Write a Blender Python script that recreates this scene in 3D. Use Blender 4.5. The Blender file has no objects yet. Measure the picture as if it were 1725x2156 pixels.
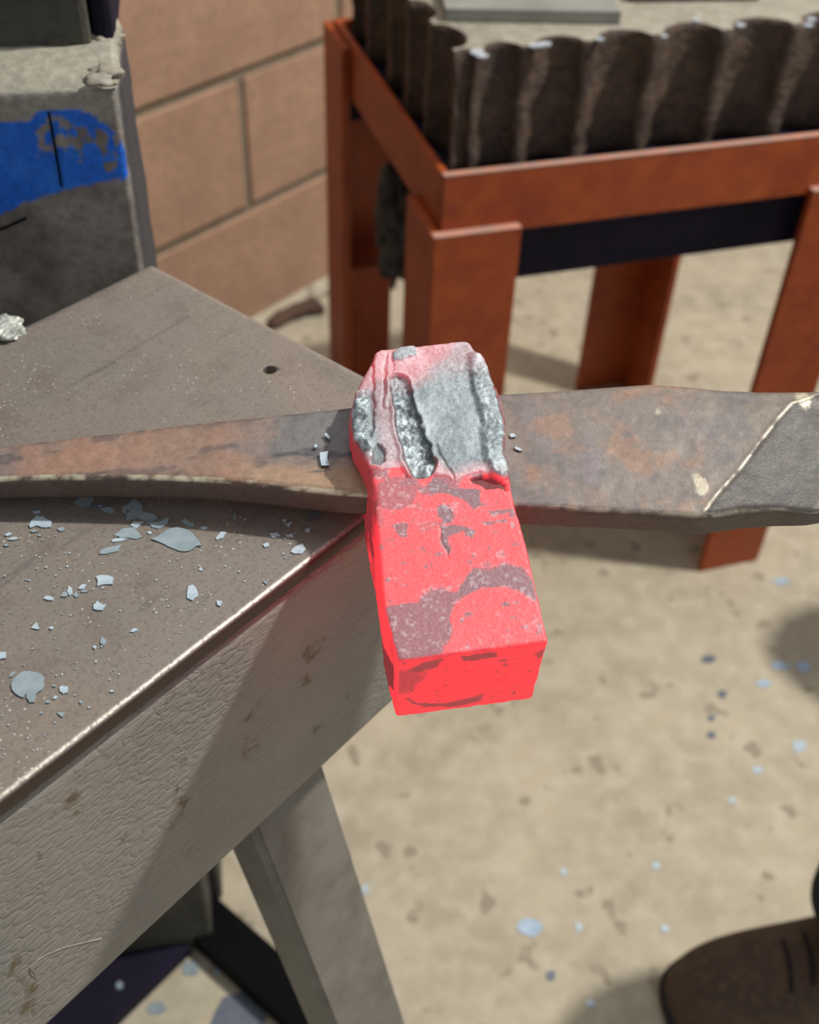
import bpy, bmesh, math, random
import numpy as np
from mathutils import Vector, Matrix

random.seed(7)
SC = bpy.context.scene
COL = SC.collection

# ------------------------------------------------------------------ camera
FPX, PITCH, ROLL = 2354.3, 0.7448, 0.0444          # focal length in pixels of the 1725 x 2156 frame
CX, CY = 862.5, 1078.0
CAM_H = 1.02
up = np.array([math.sin(ROLL)*math.cos(PITCH), math.cos(ROLL)*math.cos(PITCH), math.sin(PITCH)])
fw = np.array([0, 0, -1.0]); yh = fw-up*fw.dot(up); yh /= np.linalg.norm(yh)
xh = np.cross(yh, up)
R3 = np.array([xh, yh, up])
CAM = np.array([0, 0, CAM_H])
cam = bpy.data.objects.new('camera', bpy.data.cameras.new('camera')); COL.objects.link(cam)
M = Matrix([list(R3[i])+[CAM[i]] for i in range(3)]+[[0, 0, 0, 1]])
cam.matrix_world = M
cam.data.sensor_fit = 'HORIZONTAL'; cam.data.sensor_width = 36.0
cam.data.lens = 36.0*FPX/1725.0
cam.data.clip_start = 0.01; cam.data.clip_end = 100
cam.data.dof.use_dof = True
cam.data.dof.focus_distance = 0.362
cam.data.dof.aperture_fstop = 15.0
SC.camera = cam

# ------------------------------------------------------------------ world, lamps, exposure
w = bpy.data.worlds.new('shop_air'); SC.world = w; w.use_nodes = True
w.node_tree.nodes['Background'].inputs[0].default_value = (0.92, 0.97, 1.0, 1)
w.node_tree.nodes['Background'].inputs[1].default_value = 0.38

def lamp(name, loc, target, size, power, color):
    l = bpy.data.lights.new(name, 'AREA'); l.shape = 'DISK'; l.size = size; l.energy = power; l.color = color
    o = bpy.data.objects.new(name, l); COL.objects.link(o); o.location = loc
    o.rotation_euler = (Vector(target)-Vector(loc)).to_track_quat('-Z', 'Y').to_euler()
    return o
lamp('ceiling_lamp', (1.38, 0.92, 2.70), (0.05, 0.5, 0.6), 0.12, 70, (1.0, 0.965, 0.90))
lamp('fill_lamp', (-0.1, 1.3, 3.3), (0.0, 0.7, 0.4), 1.5, 16, (0.97, 0.98, 1.0))  # soft overhead fill, added; not a known fixture
SC.view_settings.view_transform = 'Standard'
SC.view_settings.look = 'None'
SC.view_settings.gamma = 1.0
SC.view_settings.use_curve_mapping = False
SC.view_settings.exposure = 0.0
SC.cycles.use_denoising = True
SC.cycles.max_bounces = 5; SC.cycles.diffuse_bounces = 3; SC.cycles.glossy_bounces = 2; SC.cycles.transmission_bounces = 1
SC.cycles.adaptive_threshold = 0.02

# ------------------------------------------------------------------ geometry helpers
def ray(x, y):
    d = R3 @ np.array([x-CX, CY-y, -FPX]); return d/np.linalg.norm(d)
def on_z(x, y, z):
    d = ray(x, y); return CAM+d*((z-CAM_H)/d[2])
def on_plane(x, y, p0, n):
    d = ray(x, y); return CAM+d*(((p0-CAM)@n)/(d@n))

def _hash(ix, iy, iz, seed):
    h = (ix.astype(np.int64)*374761393+iy.astype(np.int64)*668265263+iz.astype(np.int64)*2147483647+seed*974634777) & 0xFFFFFFFF
    h = ((h ^ (h >> 13))*1274126177) & 0xFFFFFFFF
    h = ((h ^ (h >> 16))*2246822519) & 0xFFFFFFFF
    return ((h ^ (h >> 15)) & 0xFFFFFF)/float(0xFFFFFF)
def vnoise(p, seed=0):
    p = np.asarray(p, float); i = np.floor(p).astype(np.int64); f = p-i; f = f*f*f*(f*(f*6-15)+10)
    out = 0
    for dx in (0, 1):
        for dy in (0, 1):
            for dz in (0, 1):
                wgt = (f[:, 0] if dx else 1-f[:, 0])*(f[:, 1] if dy else 1-f[:, 1])*(f[:, 2] if dz else 1-f[:, 2])
                out = out+wgt*_hash(i[:, 0]+dx, i[:, 1]+dy, i[:, 2]+dz, seed)
    return out*2-1
def fbm(p, scale, octv=4, seed=0):
    p = np.asarray(p, float)*scale; s = 0; a = 1; t = 0
    for k in range(octv):
        s = s+a*vnoise(p+k*17.3, seed+k); t += a; a *= .5; p = p*2.03
    return s/t
def sstep(e0, e1, x):
    t = np.clip((x-e0)/(e1-e0), 0, 1); return t*t*(3-2*t)
def poly_sd(pts, poly):
    """signed distance to a polygon, negative inside"""
    pts = np.asarray(pts, float); poly = np.asarray(poly, float); n = len(poly)
    d = np.full(len(pts), 1e9); ins = np.zeros(len(pts), bool)
    for i in range(n):
        a, b = poly[i], poly[(i+1) % n]; e = b-a; q = pts-a
        t = np.clip((q@e)/(e@e+1e-12), 0, 1); dd = np.linalg.norm(q-t[:, None]*e, axis=1); d = np.minimum(d, dd)
        c = ((a[1] <= pts[:, 1]) & (b[1] > pts[:, 1])) | ((b[1] <= pts[:, 1]) & (a[1] > pts[:, 1]))
        with np.errstate(divide='ignore', invalid='ignore'):
            xi = a[0]+(pts[:, 1]-a[1])/(b[1]-a[1]+1e-15)*(b[0]-a[0])
        ins ^= c & (pts[:, 0] < xi)
    return np.where(ins, -d, d)
def line_d(pts, line):
    """distance to a polyline and the side (positive to the left of its direction)"""
    pts = np.asarray(pts, float); d = np.full(len(pts), 1e9); sd = np.zeros(len(pts)); tt = np.zeros(len(pts))
    for i in range(len(line)-1):
        a = np.array(line[i]); e = np.array(line[i+1])-a; q = pts-a
        t = np.clip((q@e)/(e@e), 0, 1); v = q-t[:, None]*e; dd = np.linalg.norm(v, axis=1); m = dd < d
        sd = np.where(m, np.sign(e[0]*q[:, 1]-e[1]*q[:, 0]), sd); tt = np.where(m, i+t, tt); d = np.where(m, dd, d)
    return d, sd, tt/(len(line)-1)

def box_grid(nx, ny, nz):
    """surface grid of a unit box: vertex parameters in 0..1 and quads"""
    ids = []; quads = []
    def enc(i, j, k): return (i*(ny+1)+j)*(nz+1)+k
    def face(fa, na, nb, flip):
        A, B = np.meshgrid(np.arange(na), np.arange(nb), indexing='ij')
        q = np.stack([fa(A, B), fa(A+1, B), fa(A+1, B+1), fa(A, B+1)], -1).reshape(-1, 4)
        quads.append(q[:, ::-1] if flip else q)
    face(lambda a, b: enc(a, b, 0*a), nx, ny, True); face(lambda a, b: enc(a, b, 0*a+nz), nx, ny, False)
    face(lambda a, b: enc(a, 0*a, b), nx, nz, False); face(lambda a, b: enc(a, 0*a+ny, b), nx, nz, True)
    face(lambda a, b: enc(0*a, a, b), ny, nz, True); face(lambda a, b: enc(0*a+nx, a, b), ny, nz, False)
    q = np.concatenate(quads); u_, inv = np.unique(q, return_inverse=True)
    k = u_ % (nz+1); j = (u_//(nz+1)) % (ny+1); i = u_//((nz+1)*(ny+1))
    return np.stack([i/nx, j/ny, k/nz], -1), inv.reshape(-1, 4)

def mesh_np(name, V, Q, attrs=None, smooth=True):
    me = bpy.data.meshes.new(name)
    me.vertices.add(len(V)); me.vertices.foreach_set('co', np.asarray(V, np.float32).ravel())
    me.loops.add(Q.size); me.loops.foreach_set('vertex_index', Q.astype(np.int32).ravel())
    n = Q.shape[1]
    me.polygons.add(len(Q)); me.polygons.foreach_set('loop_start', np.arange(0, Q.size, n, dtype=np.int32))
    me.polygons.foreach_set('loop_total', np.full(len(Q), n, np.int32))
    me.polygons.foreach_set('use_smooth', np.full(len(Q), smooth))
    me.update(calc_edges=True)
    for k, a in (attrs or {}).items():
        a = np.asarray(a, np.float32)
        if a.ndim == 2:
            at = me.attributes.new(k, 'FLOAT_COLOR', 'POINT'); c4 = np.ones((len(V), 4), np.float32); c4[:, :3] = a
            at.data.foreach_set('color', c4.ravel())
        else:
            at = me.attributes.new(k, 'FLOAT', 'POINT'); at.data.foreach_set('value', a)
    return me

def tag(o, label=None, cat=None, group=None, kind=None):
    if label: o['label'] = label
    if cat: o['category'] = cat
    if group: o['group'] = group
    if kind: o['kind'] = kind
    return o
def link(name, me, mat=None, parent=None, loc=None, mw=None):
    o = bpy.data.objects.new(name, me); COL.objects.link(o)
    if mat is not None and me is not None:
        for m_ in (mat if isinstance(mat, (list, tuple)) else [mat]): me.materials.append(m_)
    if mw is not None: o.matrix_world = mw
    if loc is not None: o.location = loc
    if parent is not None: o.parent = parent
    return o
def empty(name, loc=(0, 0, 0), rz=0.0):
    o = bpy.data.objects.new(name, None); COL.objects.link(o); o.location = loc; o.rotation_euler = (0, 0, rz)
    o.empty_display_size = .02
    return o
def bm_mesh(name, bm, smooth=False):
    me = bpy.data.meshes.new(name); bmesh.ops.recalc_face_normals(bm, faces=bm.faces); bm.to_mesh(me); bm.free()
    if smooth:
        me.polygons.foreach_set('use_smooth', [True]*len(me.polygons))
    return me
def bm_box(bm, lo, hi, mat=None, bevel=0.0, seg=2):
    """an axis-aligned box (optionally transformed), bevelled"""
    v = [bm.verts.new((x, y, z)) for x in (lo[0], hi[0]) for y in (lo[1], hi[1]) for z in (lo[2], hi[2])]
    fs = [bm.faces.new([v[i] for i in q]) for q in ((0, 1, 3, 2), (4, 6, 7, 5), (0, 4, 5, 1), (2, 3, 7, 6), (0, 2, 6, 4), (1, 5, 7, 3))]
    if bevel > 0:
        es = list({e for f in fs for e in f.edges})
        r = bmesh.ops.bevel(bm, geom=es, offset=bevel, segments=seg, affect='EDGES', profile=.5)
    if mat is not None:
        bmesh.ops.transform(bm, matrix=mat, verts=list(bm.verts))
    return bm
def box_mesh(name, lo, hi, bevel=0.0, seg=2, smooth=False):
    bm = bmesh.new(); bm_box(bm, lo, hi, None, bevel, seg); return bm_mesh(name, bm, smooth)
def prism_mesh(name, outline, z0, z1, bevel=0.0, seg=1, smooth=False):
    bm = bmesh.new()
    a = [bm.verts.new((x, y, z0)) for x, y in outline]; b = [bm.verts.new((x, y, z1)) for x, y in outline]; n = len(a)
    bm.faces.new(a[::-1]); bm.faces.new(b)
    for i in range(n): bm.faces.new([a[i], a[(i+1) % n], b[(i+1) % n], b[i]])
    bmesh.ops.recalc_face_normals(bm, faces=bm.faces)
    if bevel: bmesh.ops.bevel(bm, geom=list(bm.edges), offset=bevel, segments=seg, affect='EDGES')
    return bm_mesh(name, bm, smooth)
def angle_outline(wd, t):     # an L section with its corner at 0,0, flanges along +x and +y
    return [(0, 0), (wd, 0), (wd, t), (t, t), (t, wd), (0, wd)]

# ------------------------------------------------------------------ materials
def new_mat(name):
    m = bpy.data.materials.new(name); m.use_nodes = True; nt = m.node_tree
    return m, nt, nt.nodes['Principled BSDF']
def N(nt, t, **kw):
    n = nt.nodes.new(t)
    for k, v_ in kw.items(): setattr(n, k, v_)
    return n
def coords(nt, scale=(1, 1, 1), rot=(0, 0, 0)):
    tc = N(nt, 'ShaderNodeTexCoord'); mp = N(nt, 'ShaderNodeMapping'); nt.links.new(tc.outputs['Object'], mp.inputs[0])
    mp.inputs['Scale'].default_value = scale; mp.inputs['Rotation'].default_value = rot
    return mp.outputs[0]
def noise(nt, vec, scale, detail=4, rough=.55, dist=0.0):
    n = N(nt, 'ShaderNodeTexNoise'); n.inputs['Scale'].default_value = scale; n.inputs['Detail'].default_value = detail
    n.inputs['Roughness'].default_value = rough; n.inputs['Distortion'].default_value = dist
    nt.links.new(vec, n.inputs['Vector']); return n.outputs['Fac']
def ramp(nt, fac, stops, interp='LINEAR'):
    r = N(nt, 'ShaderNodeValToRGB'); e = r.color_ramp.elements; r.color_ramp.interpolation = interp
    while len(e) < len(stops): e.new(.5)
    for el, (p, c) in zip(e, stops):
        el.position = p; el.color = (c, c, c, 1) if isinstance(c, (int, float)) else (*c, 1)
    nt.links.new(fac, r.inputs[0]); return r.outputs[0]
def mix(nt, fac, a, b, mode='MIX'):
    m = N(nt, 'ShaderNodeMix', data_type='RGBA', blend_type=mode)
    for s, v_ in ((m.inputs[0], fac), (m.inputs[6], a), (m.inputs[7], b)):
        if hasattr(v_, 'node'): nt.links.new(v_, s)
        elif isinstance(v_, (int, float)): s.default_value = v_
        else: s.default_value = (*v_, 1)
    return m.outputs[2]
def math_n(nt, op, a, b=0.0):
    m = N(nt, 'ShaderNodeMath', operation=op)
    for s, v_ in ((m.inputs[0], a), (m.inputs[1], b)):
        if hasattr(v_, 'node'): nt.links.new(v_, s)
        else: s.default_value = v_
    return m.outputs[0]
def bump(nt, bsdf, h, strength=.3, dist=.001):
    b = N(nt, 'ShaderNodeBump'); b.inputs['Strength'].default_value = strength; b.inputs['Distance'].default_value = dist
    nt.links.new(h, b.inputs['Height']); nt.links.new(b.outputs[0], bsdf.inputs['Normal']); return b
def attr(nt, name, out='Color'):
    a = N(nt, 'ShaderNodeAttribute', attribute_name=name); return a.outputs[out]
def srgb(r, g, b):
    return tuple(((c/255)/12.92 if c/255 <= .04045 else ((c/255+.055)/1.055)**2.4) for c in (r, g, b))

def mottled(name, c1, c2, c3=None, s1=20, s2=120, rough=.7, metal=0.0, bmp=.2, bdist=.001, spots=None, spot_scale=60, spot_lim=.70, stretch=(1, 1, 1), spec=.5):
    m, nt, b = new_mat(name); v_ = coords(nt, stretch)
    f1 = noise(nt, v_, s1, 5, .6); f2 = noise(nt, v_, s2, 4, .6)
    c = mix(nt, ramp(nt, f1, [(.35, 0.0), (.65, 1.0)]), c1, c2)
    if c3: c = mix(nt, ramp(nt, f2, [(.45, 0.0), (.75, 1.0)]), c, c3)
    if spots:
        f3 = noise(nt, v_, spot_scale, 2, .5); c = mix(nt, ramp(nt, f3, [(spot_lim, 0.0), (spot_lim+.05, 1.0)]), c, spots)
    nt.links.new(c, b.inputs['Base Color']); b.inputs['Roughness'].default_value = rough; b.inputs['Metallic'].default_value = metal
    b.inputs['Specular IOR Level'].default_value = spec
    if bmp: bump(nt, b, math_n(nt, 'ADD', f2, math_n(nt, 'MULTIPLY', f1, .6)), bmp, bdist)
    return m

def make_mats():
    D = {}
    D['concrete'] = mottled('concrete_floor', srgb(188, 176, 152), srgb(166, 156, 135), srgb(196, 186, 165), s1=11, s2=38, rough=.85, bmp=.25, bdist=.002, spots=srgb(152, 141, 122), spot_scale=26, spot_lim=.63)
    D['block'] = mottled('painted_block', srgb(188, 150, 124), srgb(170, 134, 111), srgb(158, 128, 108), s1=11, s2=60, rough=.8, bmp=.35, bdist=.002, spots=srgb(120, 95, 80), spot_scale=75, spot_lim=.70)
    D['mortar'] = mottled('grey_mortar', srgb(146, 132, 112), srgb(126, 116, 98), s1=30, s2=150, rough=.9, bmp=.4)
    D['orange'] = mottled('orange_paint', srgb(160, 68, 22), srgb(138, 54, 22), srgb(170, 80, 24), s1=14, s2=50, rough=.5, bmp=.08, spots=srgb(60, 48, 55), spot_scale=26, spot_lim=.735)
    D['worn'] = mottled('worn_orange_edge', srgb(206, 142, 118), srgb(176, 134, 118), srgb(150, 140, 132), s1=30, s2=90, rough=.6, bmp=.1)
    D['navy'] = mottled('dark_steel', srgb(30, 24, 46), srgb(20, 17, 32), s1=20, s2=80, rough=.7, bmp=.1, spec=.2)
    D['black'] = mottled('shadow_seam_black', srgb(12, 12, 13), srgb(8, 8, 9), s1=20, s2=80, rough=.8, bmp=.1, spec=.1)
    D['cast'] = mottled('rusty_casting', srgb(72, 56, 47), srgb(102, 82, 66), srgb(50, 44, 48), s1=38, s2=150, rough=.75, bmp=.8, bdist=.004)
    D['cast_top'] = mottled('dusty_casting', srgb(150, 142, 126), srgb(132, 125, 112), srgb(165, 160, 148), s1=20, s2=90, rough=.7, bmp=.2)
    D['steel_grey'] = mottled('grey_plate', srgb(150, 150, 144), srgb(132, 132, 126), s1=20, s2=80, rough=.55, metal=.2, bmp=.1)
    D['lump'] = mottled('grimy_iron', srgb(74, 72, 68), srgb(44, 42, 42), srgb(98, 96, 90), s1=45, s2=160, rough=.8, bmp=.6, bdist=.003)
    D['rust'] = mottled('brown_rust', srgb(98, 72, 58), srgb(76, 56, 46), s1=30, s2=120, rough=.8)
    D['leather'] = mottled('tan_suede', srgb(84, 66, 52), srgb(70, 54, 44), srgb(98, 78, 56), s1=25, s2=140, rough=.9, bmp=.3)
    D['sole'] = mottled('dark_rubber', srgb(34, 28, 26), srgb(24, 20, 20), s1=30, s2=120, rough=.8)
    D['cloth'] = mottled('dark_denim', srgb(24, 22, 28), srgb(16, 15, 20), s1=60, s2=600, rough=.95, bmp=.4)
    D['lace'] = mottled('dark_lace', srgb(30, 24, 28), srgb(22, 18, 22), s1=200, s2=600, rough=.9)
    D['foil'] = mottled('crumpled_foil', srgb(196, 200, 190), srgb(168, 172, 164), s1=120, s2=400, rough=.45, metal=.3, bmp=.5)
    D['glint'] = mottled('pale_scale', srgb(196, 204, 214), srgb(170, 180, 192), s1=60, s2=200, rough=.4, metal=.2, bmp=.2)
    # scale flakes: blue grey, a little glossy
    for nm, c1, c2 in (('flake', (152, 166, 172), (134, 149, 156)), ('flake_light', (184, 200, 210), (164, 182, 194)), ('flake_blue', (176, 194, 212), (150, 170, 192)), ('flake_dark', (104, 112, 124), (92, 98, 112))):
        D[nm] = mottled(nm, srgb(*c1), srgb(*c2), s1=150, s2=900, rough=.5, metal=.1, bmp=.25, bdist=.0004)
    # hammer: colours and heat are stored on the surface
    m, nt, b = new_mat('hot_steel'); v_ = coords(nt)
    f = noise(nt, v_, 900, 4, .65); g = noise(nt, v_, 2600, 2, .6)
    c = mix(nt, 1.0, attr(nt, 'tone'), ramp(nt, f, [(.3, .72), (.7, 1.22)]), 'MULTIPLY')
    nt.links.new(c, b.inputs['Base Color'])
    h = attr(nt, 'hotness', 'Fac')
    hn = math_n(nt, 'MULTIPLY', h, math_n(nt, 'ADD', math_n(nt, 'MULTIPLY', f, .30), .85))
    nt.links.new(ramp(nt, hn, [(0, (0, 0, 0)), (.25, (.22, .012, .016)), (.55, (.62, .022, .034)), (1.0, (1.05, .034, .05))]), b.inputs['Emission Color'])
    b.inputs['Emission Strength'].default_value = 1.1
    nt.links.new(attr(nt, 'gloss', 'Fac'), b.inputs['Metallic'])
    nt.links.new(ramp(nt, g, [(.3, .36), (.7, .62)]), b.inputs['Roughness'])
    bump(nt, b, math_n(nt, 'ADD', f, math_n(nt, 'MULTIPLY', g, .5)), .5, .0005)
    m.cycles.emission_sampling = 'NONE'
    D['hot'] = m
    # forged drift
    m, nt, b = new_mat('forged_steel'); v_ = coords(nt)
    f = noise(nt, v_, 420, 5, .65); g = noise(nt, v_, 1500, 3, .6)
    c = mix(nt, 1.0, attr(nt, 'tone'), ramp(nt, f, [(.3, .80), (.7, 1.18)]), 'MULTIPLY')
    nt.links.new(c, b.inputs['Base Color']); wr = attr(nt, 'gloss', 'Fac')
    nt.links.new(math_n(nt, 'ADD', math_n(nt, 'MULTIPLY', wr, .30), .12), b.inputs['Metallic'])
    nt.links.new(math_n(nt, 'SUBTRACT', ramp(nt, g, [(.3, .46), (.7, .58)]), math_n(nt, 'MULTIPLY', wr, .20)), b.inputs['Roughness'])
    bump(nt, b, math_n(nt, 'ADD', f, math_n(nt, 'MULTIPLY', g, .5)), .28, .0005)
    D['forged'] = m
    # bench plate: brown grey steel, scratched, glittering grit, worn rounded edge
    m, nt, b = new_mat('bench_plate'); v_ = coords(nt)
    f1 = noise(nt, v_, 9, 5, .6, .4); f2 = noise(nt, v_, 45, 4, .6); f3 = noise(nt, v_, 700, 3, .6)
    vs = coords(nt, (14, 130, 60)); st = noise(nt, vs, 1.0, 4, .6, .6)
    c = mix(nt, ramp(nt, f1, [(.35, 0.0), (.65, 1.0)]), srgb(138, 126, 115), srgb(126, 120, 114))
    c = mix(nt, ramp(nt, f2, [(.50, 0.0), (.72, .6)]), c, srgb(112, 101, 94))
    c = mix(nt, ramp(nt, st, [(.60, 0.0), (.70, .8)]), c, srgb(104, 97, 94))
    c = mix(nt, ramp(nt, f3, [(.35, .35), (.50, 0.0)]), c, srgb(84, 74, 68))
    gl = N(nt, 'ShaderNodeTexVoronoi'); gl.inputs['Scale'].default_value = 420; nt.links.new(v_, gl.inputs['Vector'])
    spk = math_n(nt, 'MULTIPLY', ramp(nt, gl.outputs['Distance'], [(.10, 1.0), (.20, 0.0)]), ramp(nt, noise(nt, v_, 60, 2), [(.48, 0.0), (.62, 1.0)]))
    c = mix(nt, spk, c, srgb(198, 192, 184))
    wa = attr(nt, 'gloss', 'Fac'); wn = math_n(nt, 'MULTIPLY', wa, ramp(nt, f3, [(.32, .1), (.55, 1.0)]))
    c = mix(nt, wn, c, srgb(190, 182, 172))
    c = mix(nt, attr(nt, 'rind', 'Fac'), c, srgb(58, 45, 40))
    nt.links.new(c, b.inputs['Base Color'])
    nt.links.new(math_n(nt, 'ADD', math_n(nt, 'MULTIPLY', wn, .6), .12), b.inputs['Metallic'])
    b.inputs['Roughness'].default_value = .48
    bump(nt, b, math_n(nt, 'ADD', math_n(nt, 'MULTIPLY', f3, .5), math_n(nt, 'ADD', math_n(nt, 'MULTIPLY', st, .6), spk)), .22, .0008)
    D['plate'] = m
    # apron: crackled grey paint over steel
    m, nt, b = new_mat('wrinkled_paint'); v_ = coords(nt)
    f1 = noise(nt, v_, 14, 4, .6); f2 = noise(nt, v_, 60, 4, .65)
    vs = coords(nt, (130, 200, 290), (0, .42, 0)); wob = N(nt, 'ShaderNodeTexNoise'); wob.inputs['Scale'].default_value = .8; wob.inputs['Detail'].default_value = 3
    nt.links.new(vs, wob.inputs['Vector'])
    vv = N(nt, 'ShaderNodeVectorMath', operation='MULTIPLY_ADD'); nt.links.new(wob.outputs['Color'], vv.inputs[0]); vv.inputs[1].default_value = (1.7, 1.7, 1.7); nt.links.new(vs, vv.inputs[2])
    vo = N(nt, 'ShaderNodeTexVoronoi', feature='DISTANCE_TO_EDGE'); vo.inputs['Scale'].default_value = 1.0; nt.links.new(vv.outputs[0], vo.inputs['Vector'])
    wr = ramp(nt, vo.outputs['Distance'], [(.0, 0.0), (.18, .8), (.5, 1.0)])
    c = mix(nt, ramp(nt, f1, [(.35, 0.0), (.65, 1.0)]), srgb(146, 141, 134), srgb(132, 130, 126))
    c = mix(nt, ramp(nt, f2, [(.62, 0.0), (.70, .85)]), c, srgb(92, 74, 44))
    c = mix(nt, attr(nt, 'gloss', 'Fac'), c, srgb(168, 160, 148))
    nt.links.new(c, b.inputs['Base Color']); b.inputs['Roughness'].default_value = .46
    bump(nt, b, math_n(nt, 'MULTIPLY', wr, ramp(nt, f1, [(.30, .35), (.55, 1.0)])), .50, .0007)
    D['apron'] = m
    D['apron_plain'] = mottled('plain_grey_paint', srgb(134, 130, 123), srgb(120, 116, 109), srgb(104, 98, 90), s1=14, s2=40, rough=.5, bmp=.05)
    # cast base of the power hammer: colour stored on the surface (blue paint, bare iron, dust)
    m, nt, b = new_mat('painted_casting'); v_ = coords(nt)
    f = noise(nt, v_, 70, 5, .65); g = noise(nt, v_, 260, 4, .6)
    c = mix(nt, 1.0, attr(nt, 'tone'), ramp(nt, g, [(.3, .75), (.7, 1.2)]), 'MULTIPLY')
    nt.links.new(c, b.inputs['Base Color']); b.inputs['Roughness'].default_value = .6
    bump(nt, b, math_n(nt, 'ADD', f, math_n(nt, 'MULTIPLY', g, .5)), .35, .002)
    D['base'] = m
    D['dark_iron'] = mottled('sooty_iron', srgb(78, 76, 66), srgb(62, 60, 54), srgb(48, 46, 44), s1=25, s2=120, rough=.8, bmp=.5, bdist=.002)
    D['hole'] = mottled('dark_hole', (.006, .006, .006), (.01, .01, .01), bmp=0)
    return D
MT = make_mats()

# ------------------------------------------------------------------ shared axes
TH = 0.9101                                            # bench and wall direction
U = np.array([math.cos(TH), math.sin(TH), 0]); V = np.array([-math.sin(TH), math.cos(TH), 0]); Z = np.array([0, 0, 1.0])
YS = 0.3252                                            # stand direction
SU = np.array([math.cos(YS), math.sin(YS), 0]); SV = np.array([-math.sin(YS), math.cos(YS), 0])
TZ = CAM_H-0.264                                        # bench top height
E0 = on_z(690, 1153, TZ)                               # a point of the bench front edge
def bench_mat(zz=0.0):
    return Matrix([[U[0], V[0], 0, E0[0]], [U[1], V[1], 0, E0[1]], [0, 0, 1, zz], [0, 0, 0, 1]])

# ------------------------------------------------------------------ floor and wall
me = box_mesh('floor', (-3, -2.2, -.05), (4, 5.5, 0)); tag(link('floor', me, MT['concrete']), 'beige stained concrete workshop floor', kind='structure')
WB = on_z(600, 655, 0.0); WB = WB+V*.006
wall = empty('wall_back', WB, TH); tag(wall, 'tan painted concrete block wall behind the bench', kind='structure')
link('mortar_bed', box_mesh('mortar_bed', (-1.9, .006, 0), (2.6, .19, 2.4)), MT['mortar'], wall)
bw, bh, jt = .4064, .2032, .014
bms = []
for k in range(4):
    bm = bmesh.new(); bm_box(bm, (jt/2, 0, jt/2), (bw-jt/2, .05, bh-jt/2), None, .003, 2)
    for v_ in bm.verts: v_.co += Vector((0, random.uniform(-.0008, .0008), 0))
    bms.append(bm_mesh('concrete_block', bm)); bms[-1].materials.append(MT['block'])
for row in range(6):
    off = (-.056 if row % 2 else -.259)
    for k in range(-4, 6):
        o = link('concrete_block', random.choice(bms), None, wall, (off+k*bw, random.uniform(-.0015, .0015), row*bh))
cv = [(-1.9, 0), (-1.9, .02)]
bm = bmesh.new()
pts = [(0.006, 0.0), (-.022, 0.0), (-.018, .008), (-.006, .014), (0.006, .018)]
A = [bm.verts.new((-1.9, y, z)) for y, z in pts]; B = [bm.verts.new((2.6, y, z)) for y, z in pts]
for i in range(len(pts)-1): bm.faces.new([A[i], A[i+1], B[i+1], B[i]])
link('mortar_cove', bm_mesh('mortar_cove', bm, True), MT['concrete'], wall)

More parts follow.
